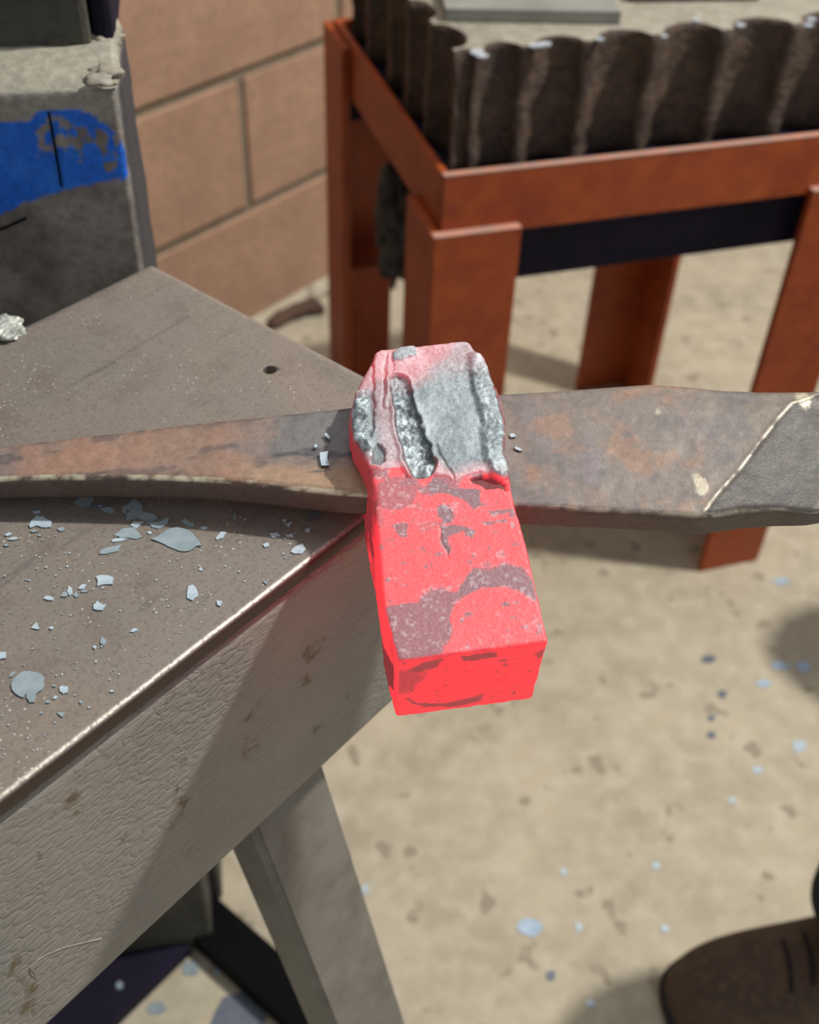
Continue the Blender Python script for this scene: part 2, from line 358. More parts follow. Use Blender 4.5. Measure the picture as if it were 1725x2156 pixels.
# ------------------------------------------------------------------ bench
def bench():
    root = empty('steel_bench', (E0[0], E0[1], 0), TH)
    tag(root, 'narrow grey steel bench with a rounded brown-grey top plate', 'bench')
    x0, x1, dep = -.80, .0815, .183
    # top plate: swept rounded section along u with a real hole
    P, Q = box_grid(300, 70, 6)
    p = np.empty_like(P); p[:, 0] = x0+(x1-x0)*P[:, 0]; p[:, 1] = dep*P[:, 1]; p[:, 2] = TZ-.0075+.0075*P[:, 2]
    # crowd rows towards the front edge for a clean roll-over
    t = P[:, 1]; p[:, 1] = dep*np.where(t < .2, (t/.2)**1.6*.045, .045+(t-.2)/.8*.955)
    r = np.array([.003, .0042, .0036])
    lo = np.array([x0, 0, TZ-.0075]); hi = np.array([x1, dep, TZ])
    rr = np.where(p[:, 1] < .05, .0024, .0010)[:, None]
    inner = np.clip(p, lo+rr, hi-rr); d = p-inner; L = np.linalg.norm(d, axis=1, keepdims=True)
    n = d/np.maximum(L, 1e-9); p = inner+n*np.where(L > 0, rr, 0)
    p[:, 2] += fbm(p, 30, 3, 5)*.0003*(n[:, 2] > .5)
    wear_glint = sstep(.55, .9, n[:, 2])*sstep(.12, .4, -n[:, 1])
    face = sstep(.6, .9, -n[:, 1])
    wear_glint = np.maximum(wear_glint, .45*sstep(.3, .8, n[:, 2])*(sstep(.3, .6, n[:, 0])+sstep(.3, .6, n[:, 1])))
    me = mesh_np('top_plate', p, Q, {'gloss': wear_glint, 'rind': face})
    top = link('top_plate', me, MT['plate'], root)
    # drilled hole
    h = on_z(568, 779, TZ)-E0; hx, hy = h@U, h@V
    bm = bmesh.new(); bmesh.ops.create_cone(bm, cap_ends=True, segments=24, radius1=.0028, radius2=.0028, depth=.03, matrix=Matrix.Translation((hx, hy, TZ)))
    cut = link('hole_cutter', bm_mesh('hole_cutter', bm), MT['hole'], root)
    bpy.context.view_layer.update()
    mod = top.modifiers.new('hole', 'BOOLEAN'); mod.operation = 'DIFFERENCE'; mod.object = cut; mod.solver = 'FAST'
    dg = bpy.context.evaluated_depsgraph_get(); ev = bpy.data.meshes.new_from_object(top.evaluated_get(dg)); top.modifiers.clear(); top.data = ev
    bpy.data.objects.remove(cut)
    # apron with rolled top edge
    def apron(name, lo, hi, mat, nx=240, nz=50, par=root):
        P, Q = box_grid(nx, 6, nz); lo = np.array(lo); hi = np.array(hi); p = lo+(hi-lo)*P
        rr = .003; inner = np.clip(p, lo+rr, hi-rr); d = p-inner; L = np.linalg.norm(d, axis=1, keepdims=True); n = d/np.maximum(L, 1e-9); p = inner+n*np.where(L > 0, rr, 0)
        wear_glint = sstep(.25, .8, n[:, 2])*.8*(.4+.6*sstep(-.2, .4, fbm(p, 90, 3, 3)))
        return link(name, mesh_np(name, p, Q, {'gloss': wear_glint}), mat, par)
    apron('front_apron', (x0, .0022, TZ-.126), (x1-.001, .014, TZ-.0108), MT['apron'])
    apron('end_apron', (x1-.014, .0145, TZ-.126), (x1-.001, dep-.004, TZ-.0105), MT['apron_plain'], 8, 10)
    apron('rear_apron', (x0, dep-.016, TZ-.126), (x1-.016, dep-.003, TZ-.0105), MT['apron_plain'], 20, 10)
    # long pale scratch in the apron paint
    pts = [on_plane(x, y, E0+V*.0022, V)-E0 for x, y in ((62, 2040), (66, 2050), (78, 2058), (72, 2046), (64, 2036), (80, 2020), (100, 2008), (135, 1994), (175, 1984), (214, 1975))]
    bm = bmesh.new(); prev = None
    for i, q in enumerate(pts):
        w_ = .00045*(1.3-.08*i); x, z = q@U, q[2]+E0[2]
        cur = [bm.verts.new((x-.0002, .0024, z-w_)), bm.verts.new((x-.0002, .0019, z)), bm.verts.new((x+.0002, .0024, z+w_))]
        if prev:
            for k in range(2): bm.faces.new([prev[k], cur[k], cur[k+1], prev[k+1]])
        prev = cur
    link('paint_scratch', bm_mesh('paint_scratch', bm), MT['cast_top'], root)
    # splayed legs of flat-faced tube
    ld = R3 @ np.array([1435-CX, CY-3970, -FPX]); ld /= np.linalg.norm(ld)
    lu, lv = ld@U, ld@V
    a = on_plane(690, 1620, E0+V*.016, V)-E0; b_ = on_plane(540, 1770, E0+V*.016, V)-E0
    def leg(cx_, cyy, su_, sv_):
        zt = TZ-.02; zb = 0.0
        bm = bmesh.new(); ring = []
        for z in (zt, zb):
            k = (zt_ref-z)/(-ld[2])
            ox = cx_+su_*lu*k; oy = cyy+sv_*lv*k
            ring.append([bm.verts.new((ox+dx, oy+dy, z)) for dx, dy in ((-.022, -.0), (.022, 0), (.022, .03), (-.022, .03))])
        bm.faces.new(ring[0]); bm.faces.new(ring[1][::-1])
        for i in range(4): bm.faces.new([ring[0][i], ring[0][(i+1) % 4], ring[1][(i+1) % 4], ring[1][i]])
        bmesh.ops.recalc_face_normals(bm, faces=bm.faces)
        bmesh.ops.bevel(bm, geom=list(bm.edges), offset=.003, segments=3, affect='EDGES')
        return link('leg', bm_mesh('leg', bm), MT['apron_plain'], root)
    zt_ref = (a[2]+b_[2])/2+E0[2]
    uc = ((a@U)+(b_@U))/2
    leg(uc, .016, 1, 1); leg(x0+.06, .016, -1, 1)
    leg(x0+.06, dep-.05, -1, 0)
    # floor plate, and a black bar standing in for a shadow band
    def bar(pts, z1, name='shadow_bar'):
        q = [(on_z(x, y, z1)-E0) for x, y in pts]; u0 = min(k@U for k in q); u1 = max(k@U for k in q)
        v0 = min(k@V for k in q); v1 = max(k@V for k in q)
        return u0, u1, v0, v1
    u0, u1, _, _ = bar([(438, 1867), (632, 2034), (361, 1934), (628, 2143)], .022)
    link('shadow_bar', box_mesh('shadow_bar', (u0, -.02, .0), (u1-.002, .42, .022), .002), MT['black'], root)
    e = on_z(403, 1992, .014)-E0; c = on_z(353, 1938, .014)-E0
    fp_ = link('floor_plate', box_mesh('floor_plate', (-.7, 0, 0), (0, .16, .014), .001), MT['navy'], None, tuple(E0*np.array([1, 1, 0])+U*(e@U)+V*(e@V))); fp_.rotation_euler = (0, 0, TH)
    tag(fp_, 'dark steel plate lying on the floor under the bench', 'plate')
    return root
BENCH = bench()

# ------------------------------------------------------------------ power hammer base behind the bench
def machine():
    ym = math.radians(11.0)
    mu = np.array([math.cos(ym), math.sin(ym), 0]); mv = np.array([-math.sin(ym), math.cos(ym), 0])
    P0 = on_plane(303, 510, E0+V*.205, V); P0 = np.array([P0[0], P0[1], 0.0])      # foot of the front right edge
    def pz(x, y): return on_plane(x, y, P0, mv)
    root = empty('power_hammer_base', tuple(P0), ym)
    tag(root, 'heavy dark cast machine base with chipped blue paint behind the bench', 'machine')
    ztop = pz(120, 152)[2]; zl = pz(0, 262)[2]; zb = .30
    x0, dp = -.55, .075
    # body: dense so that paint can be stored on it
    P, Q = box_grid(300, 50, 170)
    lo = np.array([x0, 0, zb]); hi = np.array([0, dp, ztop])
    p = np.empty_like(P); p[:, 0] = lo[0]*(1-P[:, 0])**1.5; p[:, 1] = dp*P[:, 1]
    tz = P[:, 2]; p[:, 2] = np.where(tz < .15, zb+tz/.15*(ztop-.22-zb), ztop-.22+(tz-.15)/.85*.22)
    rr = np.array([.005, .012, .012]); inner = np.clip(p, lo+rr, hi-rr); d = (p-inner)/rr; L = np.linalg.norm(d, axis=1, keepdims=True); n = d/np.maximum(L, 1e-9)
    p = inner+n*rr*np.where(L > 0, 1, 0)
    # the ledge slopes gently forward
    p[:, 2] -= sstep(.3, .9, n[:, 2])*np.clip(.030-p[:, 1], 0, .03)*.35
    p += n*(fbm(p, 45, 4, 11)*.0010)[:, None]
    q2 = np.stack([p[:, 0], p[:, 2]], -1)
    def loc(x, y): g = pz(x, y)-P0; return (g@mu, g[2])
    nz_ = fbm(p, 220, 4, 21)*.004
    front = sstep(.75, .95, -n[:, 1])
    blue = [loc(-700, 330), loc(0, 262), loc(60, 248), loc(100, 228), loc(190, 235), loc(225, 262), loc(255, 300), loc(270, 330), loc(268, 375), loc(200, 385), loc(130, 398), loc(60, 425), loc(0, 452), loc(-700, 720)]
    sd = poly_sd(q2, blue)+nz_*.45
    mb = sstep(.0006, -.0006, sd)
    chip = poly_sd(q2, [loc(75, 290), loc(110, 250), loc(150, 262), loc(200, 258), loc(250, 300), loc(240, 345), loc(225, 360), loc(215, 320), loc(180, 300), loc(172, 340), loc(150, 310), loc(100, 330), loc(80, 325)])+nz_*1.3
    mb *= 1-sstep(.0008, -.0008, chip)*sstep(-.15, .05, fbm(p, 260, 3, 8)+.12)
    iron = np.array(srgb(142, 135, 129)); iron2 = np.array(srgb(106, 100, 96)); dust = np.array(srgb(160, 155, 140)); grey = np.array(srgb(146, 142, 134)); bl = np.array(srgb(5, 100, 216)); bl2 = np.array(srgb(24, 112, 222))
    f1 = sstep(-.4, .4, fbm(p, 60, 4, 31))[:, None]
    tone = iron*(1-f1)+iron2*f1
    gz = sstep(-.006, .004, (p[:, 2]-(zl+.001))+nz_*.8)[:, None]; tone = tone*(1-gz)+grey*gz
    dz = (sstep(.35, .8, n[:, 2]+nz_*20))[:, None]; tone = tone*(1-dz)+dust*dz
    edge = (sstep(.4, .8, n[:, 0]))[:, None]*(1-dz); tone = tone*(1-edge)+np.array(srgb(66, 65, 68))*edge
    f2 = sstep(-.3, .5, fbm(p, 120, 3, 41))[:, None]
    mbb = (mb*front)[:, None]*(1-edge*.9); tone = tone*(1-mbb)+(bl*(1-f2)+bl2*f2)*mbb
    link('base_casting', mesh_np('base_casting', p, Q, {'tone': tone}), MT['base'], root)
    link('pedestal', box_mesh('pedestal', (x0, .03, 0), (-.03, dp, zb-.0005), .004), MT['dark_iron'], root)
    for (xa, ya, xb, yb) in ((103, 235, 130, 392), (0, 482, 55, 458)):
        a = np.array(loc(xa, ya)); b = np.array(loc(xb, yb)); d_ = b-a; Ln = np.linalg.norm(d_); ang = math.atan2(d_[1], d_[0])
        me = box_mesh('seam', (0, -.0012, -.0004), (Ln, .002, .0004))
        o = link('seam', me, MT['black'], root, (a[0], 0, a[1])); o.rotation_euler = (0, -ang, 0)
    # set-back column above the ledge
    bd = (on_z(60, 97, ztop)-P0)@mv
    xe = (on_z(192, 96, ztop)-P0)@mu; xc = (on_plane(238, 60, P0+mv*(bd+.006), mv)-P0)@mu
    link('column', box_mesh('column', (x0, bd, ztop-.008), (xe, bd+.2, ztop+.75), .003), MT['dark_iron'], root)
    link('column_edge', box_mesh('column_edge', (xe+.0005, bd+.006, ztop-.008), (xc, bd+.19, ztop+.75), .003), MT['navy'], root)
    link('column_foot', box_mesh('column_foot', (x0, dp+.0005, 0), (-.02, dp+.2, ztop-.0085), .004), MT['dark_iron'], root)
    for k, (x, y, s, sq) in enumerate(((214, 84, .0055, .7), (262, 165, .0062, .5), (240, 150, .0042, .5))):
        g = on_z(x, y, ztop-.002)-P0
        bm = bmesh.new(); bmesh.ops.create_icosphere(bm, subdivisions=4, radius=s)
        V0 = np.array([v_.co[:] for v_ in bm.verts]); ns = fbm(V0, 200, 4, 50+k)
        for v_, q in zip(bm.verts, ns): v_.co *= 1+q*.9; v_.co.x *= 1.3; v_.co.z *= sq
        link('weld_lump', bm_mesh('weld_lump', bm, True), MT['cast_top'], root, (min(g@mu, -.006), g@mv, ztop-.001))
    return root
MACHINE = machine()

# ------------------------------------------------------------------ hammer head and drift (common frame)
def frame(yaw, til, rol, t):
    yaw, til, rol = np.radians([yaw, til, rol])
    a = np.array([math.cos(yaw), math.sin(yaw), 0]); b = np.array([-math.sin(yaw), math.cos(yaw), 0]); c = np.array([0, 0, 1.0])
    b, c = b*np.cos(til)+c*np.sin(til), c*np.cos(til)-b*np.sin(til)
    a, c = a*np.cos(rol)+c*np.sin(rol), c*np.cos(rol)-a*np.sin(rol)
    return a, b, c, np.array(t)+CAM
FA, FB, FC, FT = frame(10.8, 12, 3.5, (.0205, .2109, -.248))
FM = Matrix([[FA[i], FB[i], FC[i], FT[i]] for i in range(3)]+[[0, 0, 0, 1]])
def loc_top(x, y, cc=0.0):
    q = on_plane(x, y, FT+FC*cc, FC)-FT; return (q@FA*1e3, q@FB*1e3)
def loc_front(x, y):
    q = on_plane(x, y, FT, FB)-FT; return (q@FA*1e3, q@FC*1e3)
def loc_left(x, y):
    q = on_plane(x, y, FT-FA*.0228, FA)-FT; return (q@FB*1e3, q@FC*1e3)
def z5(x, y): return (720+x/3.45, 980+y/3.45)           # reading frames used while measuring
def z4(x, y): return (680+x/3.317, 690+y/3.317)

def hammer():
    HT = 38.0
    P, Q = box_grid(132, 330, 100)
    bl = np.array([0, 18.7, 37, 52, 70, 76, 82, 88, 94, 101, 108, 114, 121]); al = np.array([-22.4, -24.0, -22.9, -21.9, -21.8, -23.3, -25.3, -26, -25.4, -23, -19.7, -16.4, -13.1])
    br = np.array([0, 21, 35, 50, 59, 69, 74, 78.5, 85, 91, 98, 106, 113, 121]); ar = np.array([21.9, 22.3, 22.3, 21.8, 22.6, 22.5, 23.4, 24.9, 26.2, 26.5, 26, 24.6, 22.8, 20.4])
    b = P[:, 1]*121.5
    h = P[:, 2]                                       # 1 top, 0 bottom
    lo_a = np.interp(b, bl, al); hi_a = np.interp(b, br, ar)
    # the underside is a little wider at the left cheek and narrower at the right of the face
    bulge = np.exp(-((b-62)/14)**2)
    lo_a = lo_a-(1-h)*(0.6+2.4*bulge); hi_a = hi_a-(1-h)*1.0*np.exp(-(b/30)**2)
    a = lo_a+(hi_a-lo_a)*P[:, 0]
    c = -HT+HT*h
    # underside lifts towards the back (drawn-down tail)
    lift = np.interp(b, [0, 50, 64, 75, 95, 121.5], [0, 0, 5.5, 8.8, 11, 15]); c = -HT+lift+(HT-lift)*h
    p = np.stack([a, b, c], -1)
    lo = np.stack([lo_a, 0*b, -HT+lift], -1); hi = np.stack([hi_a, 0*b+121.5, 0*b], -1)
    rr = np.where(b > 55, 2.6, 1.1)[:, None]
    inner = np.clip(p, lo+rr, hi-rr); d = p-inner; L = np.linalg.norm(d, axis=1, keepdims=True); n = d/np.maximum(L, 1e-9)
    p = inner+n*np.where(L > 0, rr, 0)
    topw = sstep(.3, .9, n[:, 2]); ab = p[:, :2]
    nf = fbm(p, .35, 4, 1); nm = fbm(p, .13, 4, 2); nfine = fbm(p, .9, 3, 3)
    abn = ab+np.stack([fbm(p, .25, 3, 61), fbm(p, .25, 3, 62)], -1)*1.1
    # ---- relief of the peened end
    rel = np.zeros(len(p)); crustline = [loc_top(*z4(*q)) for q in ((150, 930), (270, 955), (330, 985), (450, 985), (540, 975), (600, 1035), (700, 1050), (780, 1030), (860, 1030), (930, 1062), (1000, 1030), (1080, 1008), (1200, 1040), (1300, 1062), (1420, 1080))]
    cl = np.array(crustline); o_ = np.argsort(cl[:, 0]); bline = np.interp(abn[:, 0], cl[o_, 0], cl[o_, 1])
    crust = sstep(-.35, .35, abn[:, 1]-bline)
    rel += crust*.55
    g1 = [loc_top(*z4(*q)) for q in ((530, 380), (560, 520), (600, 700), (650, 860), (690, 960))]
    d1, s1, t1 = line_d(abn, g1); wid = 3.0+1.9*t1
    gm = sstep(wid+.7, wid-.7, d1); prof = gm*(1-.35*np.clip(d1/wid, 0, 1)**2)
    rel -= prof*1.7-gm*(nf*.42+nfine*.22)
    rel += .7*np.exp(-((d1-wid-.9)/.8)**2)*crust                   # rolled lip
    g2 = [loc_top(*z4(*q)) for q in ((1075, 225), (1100, 400), (1150, 560), (1185, 720), (1190, 880), (1230, 1000))]
    d2, s2, t2 = line_d(abn, g2); rel += 1.5*sstep(4.3, 1.5, d2)+sstep(4.0, 2, d2)*(nf*.30+nfine*.15)
    rel -= 1.0*np.exp(-((d2-4.5)/.45)**2)*(s2*(1) > 0)
    g3 = [loc_top(*z4(*q)) for q in ((345, 200), (348, 400), (345, 560), (352, 760))]
    d3, s3, t3 = line_d(abn, g3); rel -= .95*np.exp(-(d3/.5)**2)
    g4 = [loc_top(*z4(*q)) for q in ((462, 200), (455, 380), (440, 560))]
    d4, s4, t4 = line_d(abn, g4); rel += .5*np.exp(-(d4/.6)**2); rel -= .5*np.exp(-((d4-1.1)/.5)**2)
    g5 = [loc_top(*z4(*q)) for q in ((280, 480), (270, 620), (265, 780), (300, 900))]
    d5, s5, t5 = line_d(abn, g5); m5 = sstep(3.0, 1.6, d5); rel += m5*(.8+nf*.5+nfine*.2)
    pit = poly_sd(abn, [loc_top(*z4(*q)) for q in ((330, 880), (380, 810), (425, 850), (440, 920), (400, 965), (340, 960))])
    pm = sstep(.4, -.4, pit); rel -= pm*1.1
    topb = poly_sd(abn, [loc_top(*z4(*q)) for q in ((480, 190), (540, 150), (640, 150), (660, 190), (600, 210), (560, 240), (500, 230))])
    tb = sstep(.3, -.3, topb); rel += tb*.7
    # broken pit at the right of the crust line, crack lines
    dk = poly_sd(abn, [loc_top(*z5(*q)) for q in ((930, 95), (1000, 80), (1080, 85), (1180, 115), (1215, 150), (1200, 190), (1130, 165), (1060, 170), (1000, 140), (960, 130))])
    dkm = sstep(.5, -.5, dk); rel -= dkm*1.6
    cr = [loc_top(*z4(*q)) for q in ((790, 830), (830, 900), (880, 960), (900, 1020), (930, 1060))]
    dc, _, _ = line_d(abn, cr); rel -= .5*np.exp(-(dc/.3)**2)
    cr2 = [loc_top(*z5(*q)) for q in ((705, 440), (720, 520), (745, 600), (765, 650))]
    dc2, _, _ = line_d(abn, cr2); rel -= .5*np.exp(-(dc2/.3)**2)
    rel += crust*(nf*.22+nfine*.14)+(1-crust)*(nf*.10+nfine*.05)
    # ---- scale patches: stored heat and tone
    heat = np.ones(len(p)); patch = np.zeros(len(p)); pw = np.stack([abn[:, 0]+nfine*.5, abn[:, 1]+nf*.5], -1)
    blur = fbm(p, .10, 2, 99)
    tops = [
        (((250, 150), (400, 80), (520, 110), (530, 230), (500, 300), (420, 325), (310, 300), (260, 230)), .72, .5),
        (((600, 160), (650, 95), (720, 90), (790, 150), (900, 170), (1000, 180), (1020, 250), (1040, 300), (960, 310), (880, 245), (760, 215), (640, 200)), .95, .35),
        (((690, 370), (710, 285), (750, 270), (815, 330), (800, 400), (740, 420)), .95, .35),
        (((370, 430), (440, 412), (490, 430), (485, 510), (420, 530), (390, 480)), .85, .4),
        (((540, 430), (600, 400), (690, 415), (690, 480), (560, 485)), .55, .5),
        (((715, 440), (800, 425), (900, 440), (970, 480), (940, 535), (880, 480), (780, 510), (762, 590), (790, 640), (765, 650), (735, 560)), .95, .35),
        (((1070, 330), (1220, 300), (1225, 340), (1100, 362)), .85, .3), (((1030, 408), (1210, 383), (1210, 412), (1050, 428)), .85, .3),
        (((1200, 310), (1260, 288), (1285, 370), (1230, 380)), .85, .3),
        (((825, 925), (895, 810), (960, 758), (1080, 765), (1180, 728), (1290, 745), (1340, 810), (1390, 840), (1430, 1000), (1390, 965), (1300, 900), (1150, 888), (1000, 892), (920, 935), (850, 965)), .92, .45),
        (((290, 1025), (430, 1000), (560, 985), (600, 940), (720, 910), (830, 920), (850, 965), (800, 1030), (790, 1200), (775, 1290), (700, 1375), (395, 1405), (360, 1280), (310, 1150)), .86, .6),
        (((900, 1065), (940, 1055), (960, 1085), (910, 1100)), .8, .3), (((1150, 1005), (1200, 980), (1215, 1010), (1175, 1030)), .9, .25),
        (((1350, 1080), (1440, 1060), (1480, 1200), (1440, 1290), (1400, 1180)), .5, .9), (((1125, 630), (1180, 625), (1180, 655), (1130, 655)), .6, .3),
        (((1025, 715), (1055, 700), (1065, 730), (1035, 740)), .7, .3), (((555, 605), (590, 595), (640, 660), (600, 640)), .75, .2),
        (((450, 780), (490, 760), (505, 790), (470, 800)), .55, .3), (((500, 390), (560, 370), (550, 400), (510, 410)), .6, .2), (((800, 370), (840, 360), (840, 385), (810, 390)), .7, .2),
        (((240, 150), (290, 300), (300, 420), (275, 420), (245, 300)), .6, .6), (((740, 780), (775, 775), (780, 810), (750, 812)), .5, .3),
    ]
    for q, s, soft in tops:
        sd = poly_sd(pw, [loc_top(*z5(*k)) for k in q]); patch = np.maximum(patch, s*sstep(soft*(1+5.5*sstep(.0, .45, blur)), -soft, sd))
    speck = sstep(.50, .62, fbm(p, .55, 2, 71))*.75*sstep(0, 10, 60-ab[:, 1]); patch = np.maximum(patch, speck)
    mott = sstep(-.25, .35, fbm(p, .22, 4, 77))*.8; patch = np.maximum(patch, mott*sstep(40, 60, ab[:, 1]+4*nm)*(1-crust))
    veil = sstep(30, 3, ab[:, 1])*.38*sstep(-.4, .4, fbm(p, .3, 3, 78)); patch = np.maximum(patch, veil)   # thin crust towards the face
    grain = fbm(p, .45, 4, 95)*.5+nfine*.35
    heat_top = (1-patch*.93)*(1-.22*np.clip(grain+.35, 0, 1)*(1-patch))
    # crusted back half: cool, warm patches at the tail corner and just behind the crust line
    wn = fbm(p, .12, 3, 81)
    pinkz = poly_sd(ab, [loc_top(*k) for k in ((735, 830), (760, 800), (785, 725), (900, 705), (985, 710), (935, 765), (905, 790), (850, 815), (800, 812))])
    warm = .42*sstep(5.5, -4.5, pinkz+wn*2.2)
    near = .36*sstep(7.5, .5, abn[:, 1]-bline+wn*3)*(1-.8*gm)*(1-.75*sstep(4.5, 2.5, d2))
    mauve = .20*sstep(7, 2, np.abs(ab[:, 0]-loc_top(830, 930)[0]))*(1-gm)
    mauve = np.maximum(mauve, .22*sstep(100, 116, ab[:, 1]))
    heat_cr = np.clip(np.maximum(np.maximum(warm, near), mauve)*(1-.9*pm)*(1-.9*tb), 0, 1)
    heat_cr = heat_cr*(1-.75*gm)
    heat = heat_top*(1-crust)+heat_cr*crust
    heat = heat*(1-.82*dkm)
    grey = np.array(srgb(168, 178, 183)); grey2 = np.array(srgb(138, 149, 154)); dark = np.array(srgb(84, 88, 92)); lightg = np.array(srgb(206, 218, 223))
    mau = np.array(srgb(122, 110, 117)); hotc = np.array(srgb(124, 84, 84))
    k = sstep(-.5, .5, nm+.3*nf)[:, None]; crc = grey*k+grey2*(1-k)
    rough_ = np.maximum.reduce([gm, m5, sstep(4.2, 2.2, d2)*.55])
    k2 = (rough_*.75*sstep(-.02, -.40, nf+.3*nfine))[:, None]; crc = crc*(1-k2)+dark*k2
    k3 = (np.maximum(rough_, tb)*.7*sstep(.05, .5, nf+.4*nfine+.35*gm*(t1-.5)))[:, None]; crc = crc*(1-k3)+lightg*k3
    k4 = np.maximum.reduce([.9*np.exp(-(d3/.45)**2), .85*np.exp(-((d2-4.5)/.5)**2)*(s2 > 0), .9*np.exp(-((d1-wid-.1)/.45)**2)*(t1 > .03), .9*np.exp(-(dc/.35)**2), pm*.55])[:, None]
    crc = crc*(1-k4)+dark*.7*k4
    pat = patch[:, None]; htc = hotc*(1-pat)+mau*pat
    k5 = (sstep(.2, .5, nfine+.5*nf)*np.clip(patch*1.3+.12, 0, 1))[:, None]; htc = htc*(1-k5*.28)+lightg*k5*.28
    tone = htc*(1-crust[:, None])+crc*crust[:, None]
    tone = tone*(1-dkm[:, None])+np.array(srgb(70, 40, 40))*dkm[:, None]
    gloss = np.clip(rough_*.35*crust+.05*crust+.05, 0, 1)
    # ---- front face (b = 0)
    fm = sstep(.3, .9, -n[:, 1]); ac = np.stack([p[:, 0]+nf*.9, p[:, 2]+nfine*.6], -1); fp = np.zeros(len(p))
    for q, s, soft in (
        (((470, 1500), (600, 1430), (730, 1405), (705, 1465), (560, 1505)), .85, .7), (((860, 1385), (1130, 1350), (1140, 1385), (950, 1425), (880, 1425)), .85, .6),
        (((1405, 1365), (1500, 1310), (1500, 1380), (1430, 1400)), .8, .7), (((395, 1500), (520, 1500), (600, 1540), (470, 1650), (395, 1650)), .7, 1.4),
        (((480, 1690), (560, 1725), (760, 1725), (1020, 1665), (1010, 1705), (800, 1755), (600, 1758), (510, 1730)), .85, .7),
        (((1235, 1510), (1330, 1425), (1290, 1490)), .4, .8), (((670, 1640), (710, 1630), (700, 1655)), .8, .2), (((1070, 1670), (1110, 1670), (1100, 1690)), .7, .2), (((400, 1800), (430, 1840), (520, 1835), (410, 1770)), .4, .8)):
        sd = poly_sd(ac, [loc_front(*z5(*kk)) for kk in q]); fp = np.maximum(fp, s*sstep(soft*(1+2.5*sstep(.0, .45, blur)), -soft, sd))
    fp = np.maximum(fp, .75*sstep(.56, .66, fbm(p, .5, 2, 91))); fp = np.maximum(fp, .3*sstep(.1, .6, fbm(p, .1, 2, 93)))
    edge_ = .5*sstep(1.2, .4, np.abs(p[:, 2])+nf)*fm; fp = np.maximum(fp, edge_)
    fh = 1.02-fp*.85; ftone = hotc*.3*(1-fp[:, None])+mau*.75*fp[:, None]
    heat = heat*(1-fm)+fh*fm; tone = tone*(1-fm[:, None])+ftone*fm[:, None]
    # ---- left side
    sm = sstep(.3, .9, -n[:, 0]); bc = np.stack([p[:, 1]+nf*.9, p[:, 2]+nf*.9], -1); sp = np.zeros(len(p))
    for q, s, soft in ((((258, 1150), (295, 1165), (335, 1290), (380, 1450), (388, 1640), (345, 1570), (290, 1380)), .9, .8), (((238, 1050), (272, 1040), (278, 1120), (255, 1135)), .8, .7), (((215, 700), (240, 690), (250, 800), (230, 810)), .5, .8)):
        sd = poly_sd(bc, [loc_left(*z5(*kk)) for kk in q]); sp = np.maximum(sp, s*sstep(soft, -soft, sd))
    sp = np.maximum(sp, .88*sstep(44, 60, p[:, 1]+nm*14)); sp = np.maximum(sp, .35*sstep(0, .5, nm))
    sh = 1-sp*.86; heat = heat*(1-sm)+sh*sm; tone = tone*(1-sm[:, None])+(hotc*.6*(1-sp[:, None])+np.array(srgb(92, 76, 80))*sp[:, None])*sm[:, None]
    gloss = gloss*(1-np.maximum(fm, sm))+.1*np.maximum(fm, sm)
    # right, under and rear sides: hot through the middle, scaled at the tail
    om = np.clip(sstep(.3, .9, n[:, 0])+sstep(.3, .9, -n[:, 2])+sstep(.3, .9, n[:, 1]), 0, 1); oh = .95-.7*sstep(50, 75, p[:, 1]+nm*12)-.4*sstep(.1, .5, nm)
    heat = heat*(1-om)+np.clip(oh, .1, 1)*om; tone = tone*(1-om[:, None])+hotc*.6*om[:, None]
    p = p+n*(topw*rel+(1-topw)*(nf*.22+nm*.3))[:, None]
    me = mesh_np('hammer_head', p*1e-3, Q, {'tone': np.clip(tone, 0, 1), 'hotness': np.clip(heat, 0, 1.05), 'gloss': np.clip(gloss, 0, 1)})
    o = link('hammer_head', me, MT['hot'], mw=FM)
    return tag(o, 'glowing red-hot hammer head blank threaded on the steel drift', 'hammer head')
HAMMER = hammer()

